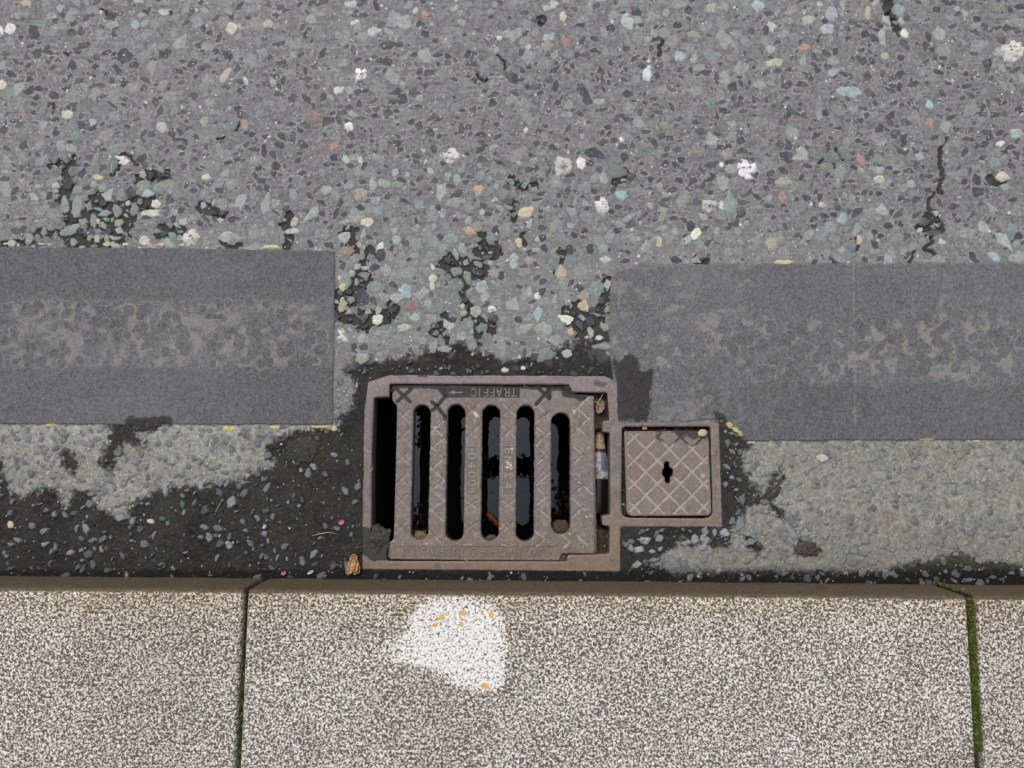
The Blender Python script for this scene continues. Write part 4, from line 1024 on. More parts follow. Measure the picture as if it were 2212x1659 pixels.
# --- small square lid
gx, gy = plate_grid(1336, 920, 1548, 1122)
px, py = inv(gx, gy); px = px.astype(np.float32); py = py.astype(np.float32)
sl_ = poly_sdf(px, py, LID)
jit = (fbm(px, py, 7, 271, 2) - .5) * 1.4
kx, ky = c2(930, 695)
key = np.minimum(np.hypot(px - kx, py - ky) - 12.6, seg_dist(px, py, kx - 2, ky - 18, kx, ky + 18) - 6.2) + jit * .5
sdf = np.maximum(sl_ + 1.3 + jit * .6, -key)
C, a, b, c = iron_base(px, py, 280)
blend(C, np.ones_like(px) * .35, (134, 116, 106))
Hh = -.0016 * sst(2.6, 0, -sl_) ** 2 - .0008 * sst(2, 0, key) + .0004 * (b - .5)
ids = np.zeros(px.shape, dtype=int)
su = px + py; di = px - py
lat = np.minimum(np.abs((su - 2413.9 + 25) % 50 - 25), np.abs((di - 375.4 + 25) % 50 - 25)) / 1.414
inner = sst(4.5, 6.5, -sl_ + jit) * sst(2, 6, key)
m = sst(3.1, 2.0, lat + jit * .45) * inner
Hh -= .0009 * m
blend(C, m * .85 * (.6 + .4 * sst(.3, .6, b)), (170, 160, 148))
blend(C, np.clip(1 - np.abs(lat - 3.5) / 1.0, 0, 1) * .28 * inner, (96, 84, 80))
dk_ = sst(4, -3, poly_sdf(px, py, [(1350, 925), (1540, 920), (1540, 955), (1522, 944), (1510, 942), (1498, 950), (1484, 940), (1474, 946), (1460, 936), (1446, 929), (1424, 934), (1400, 927)]) + jit * 4)
dk_ = np.maximum(dk_, m * sst(960, 950, py - (px - 1430) * .12) * sst(1412, 1420, px) * sst(1540, 1520, px))
blend(C, dk_ * .9, (44, 41, 39))
blend(C, sst(1, -1, np.hypot(px - c2(1232, 722)[0], py - c2(1232, 722)[1]) - 5.2 + jit) * .75, (170, 160, 156))
blend(C, sst(8, -4, np.hypot(px - 1358, py - 940) + jit * 5) * .4, (110, 108, 84))
C = C * .88 + C.mean(axis=-1, keepdims=True) * .12
C = np.clip(C * .73, .004, .8)
lid, _ = plate('inspection_lid', gx, gy, sdf, Hh, C, M_IRON, depth=.014, z0=.0012, wallcol=(70, 60, 54))
tag(lid, 'small square iron lid with diamond grooves and a black keyhole', 'cover')

# ------------------------------------------------------------------ dirt packed in the gaps
def dirt_bed(name, X0, Y0, X1, Y1, zf, label, seed, col=(50, 44, 38), step=.002):
    xa, ya = W(X0, Y1); xb, yb = W(X1, Y0)
    gx_, gy_ = np.meshgrid(np.arange(xa, xb, step), np.arange(ya, yb, step))
    px_, py_ = inv(gx_, gy_)
    n1 = fbm(px_, py_, 14, seed); n2 = fbm(px_, py_, 4, seed + 2, 2)
    z = zf(px_, py_) + (n1 - .5) * .006 + (n2 - .5) * .003
    Cq = np.zeros(gx_.shape + (3,), dtype=np.float32); blend(Cq, np.ones_like(gx_), col)
    blend(Cq, sst(.6, .8, n2) * .5, (104, 92, 74)); Cq *= (1 + (n1 - .5) * .8)[..., None]
    r_ = np.random.RandomState(seed)
    for _ in range(max(6, gx_.size // 220)):
        j, i = r_.randint(0, gx_.shape[0] - 1), r_.randint(0, gx_.shape[1] - 1); Cq[j, i] = lin((190, 180, 150)) * r_.uniform(.4, 1)
    ny, nx = gx_.shape; v = np.arange(nx * ny).reshape(ny, nx)
    Q = np.stack([v[:-1, :-1], v[:-1, 1:], v[1:, 1:], v[1:, :-1]], -1).reshape(-1, 4)
    o = mesh_obj(name, np.stack([gx_, gy_, z], -1).reshape(-1, 3), Q, M_SILT, np.clip(Cq.reshape(-1, 3), .004, .8))
    return tag(o, label, 'dirt', kind='stuff')
dirt_bed('packed_dirt', 1280, 840, 1324, 1203, lambda X, Y: -.020 - .050 * sst(926, 940, Y) * sst(1150, 1136, Y) - .006 * sst(1300, 1320, X), 'dark dirt packed in the gap between grate and frame on the right', 501, (56, 50, 42))
dirt_bed('packed_dirt', 1335, 912, 1553, 1132, lambda X, Y: -.011 - .12 * sst(26, 22, np.hypot(X - 1441.5, Y - 1020)), 'dark dirt packed around the small square lid', 502, (32, 27, 22), .0022)
dirt_bed('packed_dirt', 836, 822, 1246, 846, lambda X, Y: -.006 + 0 * X, 'dark dirt filling the joint above the grate', 503, (44, 42, 40))
dirt_bed('packed_dirt', 1204, 1196, 1236, 1218, lambda X, Y: -.004 + 0 * X, 'dark dirt filling the notch below the grate', 504, (52, 49, 46))

# ------------------------------------------------------------------ pit and water under the grate
M_PIT = flat_mat('pit_wall', (58, 50, 44), .9, (34, 30, 27), 60, bump=.6)
xa, ya = W(789, 1225); xb, yb = W(1325, 816)
zt, zb = -.038, -.55
V = [(xa, ya, zt), (xb, ya, zt), (xb, yb, zt), (xa, yb, zt), (xa, ya, zb), (xb, ya, zb), (xb, yb, zb), (xa, yb, zb)]
pitw = pm('drain_pit', V, [(0, 1, 5, 4), (1, 2, 6, 5), (2, 3, 7, 6), (3, 0, 4, 7), (4, 5, 6, 7)], M_PIT, smooth=False)
tag(pitw, 'dark walls of the drain pit below the grate', kind='structure')
xc, yc2 = W(1336, 1140); xd, yd = W(1560, 906)
pm('drain_pit', [(xc, yc2, -.12), (xd, yc2, -.12), (xd, yd, -.12), (xc, yd, -.12)], [(0, 1, 2, 3)], M_PIT, smooth=False)
tag(bpy.data.objects['drain_pit.001'], 'dark floor of the small box below the lid', kind='structure')

m, nt, b_ = new_mat('pit_water')
b_.inputs['Base Color'].default_value = (.004, .004, .005, 1); b_.inputs['Roughness'].default_value = .015; b_.inputs['IOR'].default_value = 1.62; b_.inputs['Specular Tint'].default_value = (.80, .88, 1.0, 1)
N, K = nt.nodes, nt.links
tc = N.new('ShaderNodeTexCoord'); nz = N.new('ShaderNodeTexNoise'); nz.inputs['Scale'].default_value = 22; nz.inputs['Detail'].default_value = 2
K.new(tc.outputs['Object'], nz.inputs['Vector']); bp = N.new('ShaderNodeBump'); bp.inputs['Strength'].default_value = .04; bp.inputs['Distance'].default_value = .01
K.new(nz.outputs['Fac'], bp.inputs['Height']); K.new(bp.outputs[0], b_.inputs['Normal'])
ZW = -.205
wat = pm('water', [(xa + .001, ya + .001, ZW), (xb - .001, ya + .001, ZW), (xb - .001, yb - .001, ZW), (xa + .001, yb - .001, ZW)], [(0, 1, 2, 3)], m, smooth=False)
tag(wat, 'still black water at the bottom of the drain', kind='structure')
# floating specks, plus added black blobs standing in for a dark reflection
M_SCUM_REFL = flat_mat('scum_and_dark_reflection', (22, 19, 16), .9, (58, 50, 40), 300, bump=.5)
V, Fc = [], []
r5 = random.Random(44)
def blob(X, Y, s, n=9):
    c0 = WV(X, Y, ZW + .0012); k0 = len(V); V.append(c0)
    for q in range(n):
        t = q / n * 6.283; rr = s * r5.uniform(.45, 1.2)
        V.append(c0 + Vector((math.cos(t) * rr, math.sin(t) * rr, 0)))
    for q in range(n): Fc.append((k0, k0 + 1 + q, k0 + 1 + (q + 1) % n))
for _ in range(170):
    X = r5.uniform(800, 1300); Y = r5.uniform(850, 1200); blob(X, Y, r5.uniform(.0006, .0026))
for (x0_, y0_, x1_, y1_, n_, sp_) in ((880, 880, 930, 925, 60, 8), (890, 940, 925, 955, 30, 6), (1020, 995, 1175, 1022, 900, 7), (890, 1090, 925, 1170, 70, 9), (965, 930, 1010, 950, 36, 7), (1185, 1060, 1230, 1110, 40, 10)):  # the densest cluster is added to hide the sky, as a dark reflection would
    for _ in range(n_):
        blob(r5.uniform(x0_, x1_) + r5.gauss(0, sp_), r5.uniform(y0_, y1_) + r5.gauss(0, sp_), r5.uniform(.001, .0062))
sc_ = pm('scum_and_dark_reflection', V, Fc, M_SCUM_REFL, smooth=False); tag(sc_, 'dark specks floating on the black drain water, with added blobs standing in for a dark reflection', 'scum_and_dark_reflection', kind='stuff')

# brown stick-like leaf stalk floating below the third slot
M_STICK = flat_mat('wet_cork_brown', (150, 92, 44), .45, (118, 66, 30), 160)
p0 = WV(1052, 1108, ZW + .006); p1 = WV(1086, 1142, ZW + .006)
stk = tube('stick', [p0, p0.lerp(p1, .08), p0.lerp(p1, .5), p0.lerp(p1, .92), p1], [.003, .0062, .0068, .0064, .004], M_STICK, seg=12)
tag(stk, 'short orange-brown stick floating in the drain below the third slot', 'stick')

# ------------------------------------------------------------------ bottle wedged in the right-hand gap
M_GLASS = flat_mat('dark_glass', (14, 12, 11), .12, (20, 17, 14), 80, spec=.6, bump=.02)
M_FOIL = flat_mat('cream_foil', (206, 192, 164), .55, (150, 120, 96), 260, bump=.5)
M_RED = flat_mat('red_band', (104, 34, 32), .5, (80, 24, 24), 200)
M_LABW = flat_mat('label_white', (200, 200, 200), .6, (96, 92, 88), 110)
M_LABB = flat_mat('label_grey', (128, 132, 146), .6, (112, 116, 130), 200)
M_INK = flat_mat('label_ink', (58, 60, 74), .6, (50, 52, 64), 200)
bz = -.045
B0 = WV(1296, 930, bz); B1 = WV(1289, 1112, bz)
LEN = (B1 - B0).length
bot = empty('bottle', tuple(B0)); tag(bot, 'small dark bottle with cream foil neck and white label stuck beside the grate', 'bottle')
bot.rotation_euler = (0, 0, math.atan2((B1 - B0).y, (B1 - B0).x))      # local x runs neck to base
def lathe(name, prof, mat, a0=0, a1=360, seg=36, parent=None, close=False):
    V, Fc = [], []
    n = len(prof); full = (a1 - a0) >= 360
    cols = seg if full else seg + 1
    for (x, r) in prof:
        r = r * .86
        for k in range(cols):
            t = math.radians(a0 + (a1 - a0) * k / seg); V.append((x, r * math.cos(t), r * math.sin(t)))
    for i in range(n - 1):
        for k in range(seg):
            k2 = (k + 1) % cols
            Fc.append((i * cols + k, (i + 1) * cols + k, (i + 1) * cols + k2, i * cols + k2))
    return pm(name, V, Fc, mat, parent)
L_ = LEN
lathe('body', [(.040, .0115), (.046, .0155), (.054, .0215), (.064, .0245), (.075, .0255), (.14, .0255), (L_ - .006, .0250), (L_, .021), (L_ + .001, .001)], M_GLASS, parent=bot)
lathe('neck', [(0, .001), (.0005, .0095), (.003, .0105), (.007, .0100), (.010, .0112), (.022, .0122), (.034, .0150), (.037, .0150)], M_FOIL, parent=bot)
lathe('neck_band', [(.0365, .0154), (.040, .0162), (.043, .0166)], M_RED, parent=bot)
lab_ = lathe('label', [(.0430, .0172), (.050, .0226), (.060, .0258), (.072, .0268), (.086, .0268), (.096, .0266)], M_LABW, 42, 150, parent=bot)
lathe('label_panel', [(.0445, .0190), (.051, .0236), (.061, .0265), (.072, .0273), (.080, .0273)], M_LABB, 44, 86, 20, parent=lab_)
for q in range(7):
    lx = .050 + q * .0042; rr = np.interp(lx, [.0445, .051, .061, .072, .09], [.0196, .0241, .0270, .0278, .0278])
    lathe('text_line', [(lx, rr), (lx + .0013, rr)], M_INK, 50 + (q % 3) * 3, 80, 10, parent=lab_)

# ------------------------------------------------------------------ small loose things
def crumple(name, X, Y, z, w, h, ang, mat, seed, fold=3, lift=.35, parent=None, nx=18, ny=22, pts=1.0, thick=True):
    """a curled, folded flake (leaf, petal, paper)"""
    r = random.Random(seed); ph = [r.random() * 6 for _ in range(6)]
    V, Fc = [], []
    c0 = WV(X, Y, z); ca, sa = math.cos(ang), math.sin(ang)
    for j in range(ny):
        v = j / (ny - 1) * 2 - 1
        wd = (1 - abs(v) ** (2.2 * pts)) ** .6 * (1 + .12 * math.sin(v * 9 + ph[0])) + .04
        for i in range(nx):
            u = i / (nx - 1) * 2 - 1
            x = u * wd * w; y = v * h * (1 + .06 * math.sin(u * 8 + ph[1]))
            zz = lift * w * (u * u * .9 + .28 * math.sin(u * fold * 2 + ph[2]) * (1 - .4 * abs(v)) + .16 * math.sin(v * 6 + u * 4 + ph[3]) + .25 * v * v) + lift * w * .5
            V.append(c0 + Vector((x * ca - y * sa, x * sa + y * ca, max(zz, .0004))))
    for j in range(ny - 1):
        for i in range(nx - 1): Fc.append((j * nx + i, j * nx + i + 1, (j + 1) * nx + i + 1, (j + 1) * nx + i))
    o = pm(name, V, Fc, mat, parent)
    if thick:
        mo = o.modifiers.new('thick', 'SOLIDIFY'); mo.thickness = .0006
    return o

M_AMB = flat_mat('amber_husk', (226, 184, 138), .5, (180, 122, 78), 120, bump=.4)
M_HUSK = flat_mat('grey_husk', (138, 134, 130), .5, (110, 104, 98), 120, bump=.4)
M_TIP = flat_mat('pale_tip', (214, 206, 190), .5, (190, 178, 158), 200)
hk = empty('dried_bud', tuple(WV(761, 1220, .001))); tag(hk, 'amber and grey dried flower bud lying at the lower left corner of the drain frame', 'dried bud')
def husk(nm, X, Y, w, h, a, mat, seed, z=.002, lift=.5):
    o = crumple(nm, X, Y, z, w, h, a, mat, seed, 2, lift); o.location = -hk.location; o.parent = hk; return o
husk('outer_husk', 753, 1219, .0065, .020, .10, M_HUSK, 3, .001)
husk('petal', 766, 1216, .0085, .017, .05, M_AMB, 4, .004, .8)
husk('petal', 761, 1221, .0060, .016, -.25, M_AMB, 5, .006, .8)
husk('petal', 772, 1221, .0045, .015, .25, M_AMB, 6, .005, .8)
husk('petal_tip', 766, 1236, .0022, .0045, .2, M_TIP, 7, .006)
husk('petal_tip', 772, 1235, .0020, .0045, -.2, M_TIP, 8, .006)

M_LEAF = flat_mat('dry_leaf', (168, 140, 122), .7, (128, 98, 82), 160)
tag(crumple('dry_leaf', 1296, 878, -.012, .0075, .014, -.2, M_LEAF, 12, 2, .5), 'curled pinkish brown leaf in the gap at the upper right of the grate', 'leaf')
M_PINK = flat_mat('petal_pink', (178, 84, 92), .6, (200, 140, 140), 400)
for X, Y, w, h, a, seed, lab in [(613, 1238, .0045, .0035, .3, 1, 'bright pink petal against the kerb just right of the left kerb joint'),
                                 (671, 1236, .0058, .0025, .5, 2, 'pale pink petal against the kerb, left of the amber dried bud'),
                                 (738, 1128, .0055, .0040, .6, 3, 'salmon petal on the dark silt left of the frame'),
                                 (1392, 925, .0045, .0028, .1, 4, 'red crumb on the top edge of the small square lid'),
                                 (1991, 1259, .0042, .0032, .1, 5, 'pink petal at the kerb foot, left of its neighbour near the mossy joint'),
                                 (2019, 1260, .0040, .0032, .8, 6, 'dark pink petal at the kerb foot nearest the mossy joint')]:
    o = crumple('petal', X, Y, .0015 if Y > 930 else .003, w, h, a, M_PINK if seed not in (2,) else M_TIP, seed, 2, .3, nx=9, ny=9)
    tag(o, lab, 'petal', 'fallen petals along the gutter')

# stone chip lying on the lid, and other loose stones
def pebble(name, X, Y, z, a, b, h, ang, col, seed, label, cat='stone', group=None, k=1.0):
    r = random.Random(seed)
    V, Fc = [], []
    c0 = WV(X, Y, z); n = 7
    rad = [r.uniform(.8, 1.1) for _ in range(n)]
    rings = [(0, .96), (.45, 1.04), (.85, .86), (1.0, .62)]
    for (hh, s) in rings:
        for q in range(n):
            t = q / n * 6.283
            x = math.cos(t) * a * rad[q] * s; y = math.sin(t) * b * rad[q] * s
            V.append(c0 + Vector((x * math.cos(ang) - y * math.sin(ang), x * math.sin(ang) + y * math.cos(ang), h * hh * (1 + .25 * math.sin(t + seed)))))
    for i in range(len(rings) - 1):
        for q in range(n): Fc.append((i * n + q, i * n + (q + 1) % n, (i + 1) * n + (q + 1) % n, (i + 1) * n + q))
    Fc.append(tuple((len(rings) - 1) * n + q for q in range(n)))
    o = pm(name, V, Fc, flat_mat(name + '_stone', col, .75, tuple(c * .8 for c in col), 350, bump=.4), smooth=False)
    bv = o.modifiers.new('bevel', 'BEVEL'); bv.width = min(a, b) * .12; bv.segments = 2
    return tag(o, label, cat, group)
pebble('stone_chip', c2(1230, 357)[0], c2(1230, 357)[1], .001, .0105, .0088, .006, .2, (206, 190, 158), 3, 'cream stone chip lying on the upper right corner of the square lid')
pebble('stone_chip', 108 + 0, 0, 0, .0001, .0001, .0001, 0, (200, 200, 200), 1, 'x') if False else None
PEB = [(1775, 990, .012, .008, (214, 204, 196), 'white chip on the gutter right of the small lid'), (743, 1148, .0, .0, (0, 0, 0), ''),
       (1527, 1238, .0045, .004, (206, 178, 150), ''), (25, 1134, .0085, .0065, (214, 208, 180), 'cream crumbly chip in the silt near the left edge of the photo'),
       (327, 1126, .0085, .005, (214, 210, 190), 'white chip in the silt below the point of the pale gutter strip'), (572, 1138, .005, .004, (200, 200, 196), 'small white pebble in the silt left of the drain')]
for q, (X, Y, a_, b_2, col, lab) in enumerate(PEB):
    if lab: pebble('loose_chip', X, Y, .0005, a_, b_2, .004, q * .7, col, 20 + q, lab)

# lumps of silt
def clump(name, X, Y, z, a, b, h, ang, seed, label, col=(50, 47, 44), rough=.6):
    n1, n2 = 54, 54
    u = np.linspace(-1, 1, n1); v = np.linspace(-1, 1, n2); U, Vv = np.meshgrid(u, v)
    nn_ = fbm(U * 10 + 40, Vv * 10 + 40, 4.2, seed, 4); n3 = fbm(U * 10 + 40, Vv * 10 + 40, 1.1, seed + 9, 2)
    R = np.hypot(U, Vv) * (1 + (nn_ - .5) * 1.1)
    hz = np.clip(1 - R ** 2, 0, 1) ** .55 * (.55 + nn_ * .9) + (n3 - .5) * .22
    hz = np.where(R < 1.0, hz, -.25)
    x, y = W(X, Y)
    xx = (U * a * math.cos(ang) - Vv * b * math.sin(ang)) + x; yy = (U * a * math.sin(ang) + Vv * b * math.cos(ang)) + y
    Cq = np.zeros(U.shape + (3,), dtype=np.float32); blend(Cq, np.ones_like(U), col); Cq *= (1 + (nn_ - .5) * .7 + (n3 - .5) * .8)[..., None]
    blend(Cq, sst(.72, .85, n3) * .5, (110, 102, 88))
    vi_ = np.arange(n1 * n2).reshape(n2, n1)
    Q = np.stack([vi_[:-1, :-1], vi_[:-1, 1:], vi_[1:, 1:], vi_[1:, :-1]], -1)
    ok = (R < 1.04); kf = ok[:-1, :-1] & ok[:-1, 1:] & ok[1:, 1:] & ok[1:, :-1]
    co_ = np.stack([xx, yy, z + np.where(R < 1.0, hz, 0) * h - (R >= .98) * h * .3], -1).reshape(-1, 3)
    o = sub_obj(name, co_, np.clip(Cq.reshape(-1, 3), .004, .8), Q[kf], M_SILT)
    set_origin(o)
    return tag(o, label, 'silt clump')
clump('silt_clump', 815, 1172, -.004, .028, .034, .011, -.6, 601, 'dark wet silt lump clogging the lower left corner of the drain opening', (58, 55, 52))
clump('silt_clump', 655, 972, .0, .036, .028, .007, .3, 602, 'crusty dark silt lump just below the left dark patch near its corner', (54, 53, 51))
clump('silt_clump', 1742, 1186, .0, .022, .015, .007, -.1, 603, 'dark fibrous lump alone on the gutter right of the square lid', (64, 60, 55))
clump('silt_clump', 318, 915, .0018, .036, .014, .003, .1, 604, 'flat black silt flake lapping over the lower edge of the left dark patch', (50, 49, 48))
clump('silt_clump', 760, 1190, .0, .026, .020, .007, .4, 605, 'black silt heap at the left foot of the drain frame', (44, 42, 40))
clump('silt_clump', 203, 1118, .0, .020, .018, .005, .4, 606, 'black silt lump in the left gutter under a pale notch', (46, 45, 43))
clump('silt_clump', 1232, 845, -.001, .012, .011, .003, .2, 607, 'small dark clod in the notch at the upper right of the grate', (44, 40, 37))
clump('silt_clump', 908, 1160, -.016, .014, .011, .008, 0, 611, 'greenish dirt plug at the lower end of the first slot', (96, 88, 66))
clump('silt_clump', 1062, 1165, -.018, .013, .008, .006, 0, 612, 'thin dark dirt plug at the lower end of the third slot', (70, 64, 54))
clump('silt_clump', 1212, 1141, -.014, .018, .015, .008, 0, 613, 'big brown dirt plug at the lower end of the fifth slot', (66, 56, 44))
clump('moss_clump', 1672, 1066, .0, .018, .008, .004, .9, 608, 'brown mossy tuft on the gutter beside the square lid', (62, 54, 42))['category'] = 'moss clump'

M_STRAW = flat_mat('straw', (206, 198, 170), .7, (170, 158, 124), 300)
STR = [([(1003, 1207), (1008, 1212), (1020, 1216)], .0006, 'curved pale straw across the lower edge of the grate'),
       ([(772, 1139), (778, 1135), (788, 1133), (801, 1134)], .0, ''),
       ([(675, 1157), (692, 1153), (710, 1150), (728, 1153)], .0007, 'long branching straw on the silt left of the drain frame'),
       ([(466, 1106), (474, 1090), (478, 1084)], .0007, 'upright tan straw in the left gutter silt'),
       ([(795, 1022), (803, 1015), (806, 1008)], .0006, 'thin white stalk on the left rail of the frame'),
       ([(1287, 881), (1295, 864), (1303, 851)], .0007, 'pale green straw in the gap at the upper right of the grate'),
       ([(1282, 866), (1296, 874), (1301, 877)], .0007, 'short yellow straw crossing the leaf in the right gap'),
       ([(1588, 1072), (1592, 1078), (1595, 1084)], .0006, 'short pale stalk on the dirt right of the square lid frame'),
       ([(748, 1226), (756, 1233), (762, 1236)], .0006, 'thin pale straw under the amber dried bud'),
       ([(523, 1045), (532, 1041), (540, 1040)], .0006, 'fine straw in the silt below the left patch'),
       ([(1375, 1165), (1384, 1166), (1390, 1164)], .0006, 'pale chip of straw on the dirt under the square lid frame')]
for pts, r_, lab in STR:
    if not lab: continue
    z_ = .006 if 780 < pts[0][0] < 1340 else .003
    if 'gap' in lab: z_ = -.004
    o = tube('straw', [WV(x_, y_, z_ + (.001 if k_ % 2 else 0)) for k_, (x_, y_) in enumerate(pts)], [r_] * (len(pts) - 1) + [r_ * .5], M_STRAW, seg=5)
    tag(o, lab, 'straw', 'straws and stalks')

# tiny litter crumbs, too many to count
V, Fc = [], []
for _ in range(1500):
    X = r5.uniform(-40, 2250); Y = r5.uniform(915, 1255)
    if X > 722 and X < 790 and r5.random() < .3: Y = r5.uniform(780, 1250)
    if 1320 < X and 900 < Y < 955: continue
    if 782 < X < 1345 and Y < 1238: continue
    if 1330 < X < 1565 and Y < 1145: continue
    c0 = WV(X, Y, .0022); t = r5.random() * 3.14; l = r5.uniform(.0005, .0022); w_ = r5.uniform(.0003, .0008); k0 = len(V)
    d1 = Vector((math.cos(t) * l, math.sin(t) * l, r5.uniform(-.0004, .0004))); d2 = Vector((-math.sin(t) * w_, math.cos(t) * w_, 0))
    top = c0 + Vector((0, 0, .0005))
    V += [c0 - d1, c0 + d2, c0 + d1, c0 - d2, top]
    Fc += [(k0, k0 + 1, k0 + 4), (k0 + 1, k0 + 2, k0 + 4), (k0 + 2, k0 + 3, k0 + 4), (k0 + 3, k0, k0 + 4)]
tag(pm('litter_crumbs', V, Fc, flat_mat('crumb', (196, 190, 172), .7, (140, 132, 116), 900), smooth=False), 'tiny pale crumbs and fibres scattered over the gutter', 'litter', kind='stuff')

# ------------------------------------------------------------------ granite kerb
HK = .11
fa = Vector((*W(0, 1244), 0)); fb = Vector((*W(2212, 1264), 0))
ku = (fb - fa).normalized(); kv = Vector((ku.y, -ku.x, 0))      # kv points away from the road
K0 = fa
def kpt(u, v): return K0 + ku * u + kv * v
def k_uv(x, y):
    dx, dy = x - K0.x, y - K0.y
    return dx * ku.x + dy * ku.y, dx * kv.x + dy * kv.y
def kuv_px(X, Y, z=HK): return k_uv(*W(X, Y, z))

def granite():
    m, nt, b = new_mat('granite'); N, K = nt.nodes, nt.links
    tc = N.new('ShaderNodeTexCoord'); at = N.new('ShaderNodeAttribute'); at.attribute_name = 'Col'   # R paint, G face dirt, B edge warmth
    sep = N.new('ShaderNodeSeparateColor'); K.new(at.outputs['Color'], sep.inputs[0])
    nz = N.new('ShaderNodeTexNoise'); nz.inputs['Scale'].default_value = 245; nz.inputs['Detail'].default_value = 2.5; nz.inputs['Roughness'].default_value = .62; nz.inputs['Distortion'].default_value = .7
    K.new(tc.outputs['Object'], nz.inputs['Vector'])
    lo = N.new('ShaderNodeTexNoise'); lo.inputs['Scale'].default_value = 14; lo.inputs['Detail'].default_value = 3; K.new(tc.outputs['Object'], lo.inputs['Vector'])
    mm = N.new('ShaderNodeMapRange'); mm.inputs[1].default_value = .3; mm.inputs[2].default_value = .7; mm.inputs[3].default_value = -.012; mm.inputs[4].default_value = .012
    K.new(lo.outputs['Fac'], mm.inputs[0])
    ad = N.new('ShaderNodeMath'); ad.operation = 'ADD'; K.new(nz.outputs['Fac'], ad.inputs[0]); K.new(mm.outputs[0], ad.inputs[1])
    pa = N.new('ShaderNodeMath'); pa.operation = 'MULTIPLY_ADD'; K.new(sep.outputs[0], pa.inputs[0]); pa.inputs[1].default_value = .13; K.new(ad.outputs[0], pa.inputs[2])
    cr = N.new('ShaderNodeValToRGB'); e = cr.color_ramp.elements
    e[0].position = .40; e[0].color = L4((90, 86, 81)); e[1].position = .62; e[1].color = L4((246, 243, 238))
    for p, c in ((.468, (102, 98, 94)), (.497, (144, 140, 135)), (.535, (204, 200, 193))):
        q = e.new(p); q.color = L4(c)
    K.new(pa.outputs[0], cr.inputs[0])
    st = N.new('ShaderNodeTexNoise'); st.inputs['Scale'].default_value = 4.5; st.inputs['Detail'].default_value = 4; K.new(tc.outputs['Object'], st.inputs['Vector'])
    sr = N.new('ShaderNodeValToRGB'); sr.color_ramp.elements[0].position = .36; sr.color_ramp.elements[0].color = (.94, .915, .88, 1); sr.color_ramp.elements[1].position = .60; sr.color_ramp.elements[1].color = (1.06, 1.06, 1.06, 1)
    K.new(st.outputs['Fac'], sr.inputs[0])
    sm = N.new('ShaderNodeMix'); sm.data_type = 'RGBA'; sm.blend_type = 'MULTIPLY'; sm.inputs[0].default_value = 1; K.new(cr.outputs[0], sm.inputs[6]); K.new(sr.outputs[0], sm.inputs[7])
    wm = N.new('ShaderNodeMix'); wm.data_type = 'RGBA'; wm.blend_type = 'MULTIPLY'; K.new(sep.outputs[2], wm.inputs[0]); K.new(sm.outputs[2], wm.inputs[6]); wm.inputs[7].default_value = (.96, .88, .76, 1)
    # paint whitens the light grains
    gt = N.new('ShaderNodeMapRange'); gt.inputs[1].default_value = .54; gt.inputs[2].default_value = .62; K.new(pa.outputs[0], gt.inputs[0])
    gp = N.new('ShaderNodeMath'); gp.operation = 'MULTIPLY'; K.new(gt.outputs[0], gp.inputs[0]); K.new(sep.outputs[0], gp.inputs[1])
    m1 = N.new('ShaderNodeMix'); m1.data_type = 'RGBA'; K.new(gp.outputs[0], m1.inputs[0]); K.new(wm.outputs[2], m1.inputs[6]); m1.inputs[7].default_value = L4((253, 253, 255))
    # brown grime on the face
    fn = N.new('ShaderNodeTexNoise'); fn.inputs['Scale'].default_value = 180; fn.inputs['Detail'].default_value = 4; K.new(tc.outputs['Object'], fn.inputs['Vector'])
    fc = N.new('ShaderNodeValToRGB'); fc.color_ramp.elements[0].position = .35; fc.color_ramp.elements[0].color = L4((80, 69, 54)); fc.color_ramp.elements[1].position = .7; fc.color_ramp.elements[1].color = L4((112, 99, 80))
    K.new(fn.outputs['Fac'], fc.inputs[0])
    m2 = N.new('ShaderNodeMix'); m2.data_type = 'RGBA'; K.new(sep.outputs[1], m2.inputs[0]); K.new(m1.outputs[2], m2.inputs[6]); K.new(fc.outputs[0], m2.inputs[7])
    K.new(m2.outputs[2], b.inputs['Base Color'])
    bp = N.new('ShaderNodeBump'); bp.inputs['Strength'].default_value = .5; bp.inputs['Distance'].default_value = .0012; K.new(nz.outputs['Fac'], bp.inputs['Height']); K.new(bp.outputs[0], b.inputs['Normal'])
    b.inputs['Roughness'].default_value = .8; b.inputs['Specular IOR Level'].default_value = .3
    return m
M_GRAN = granite()

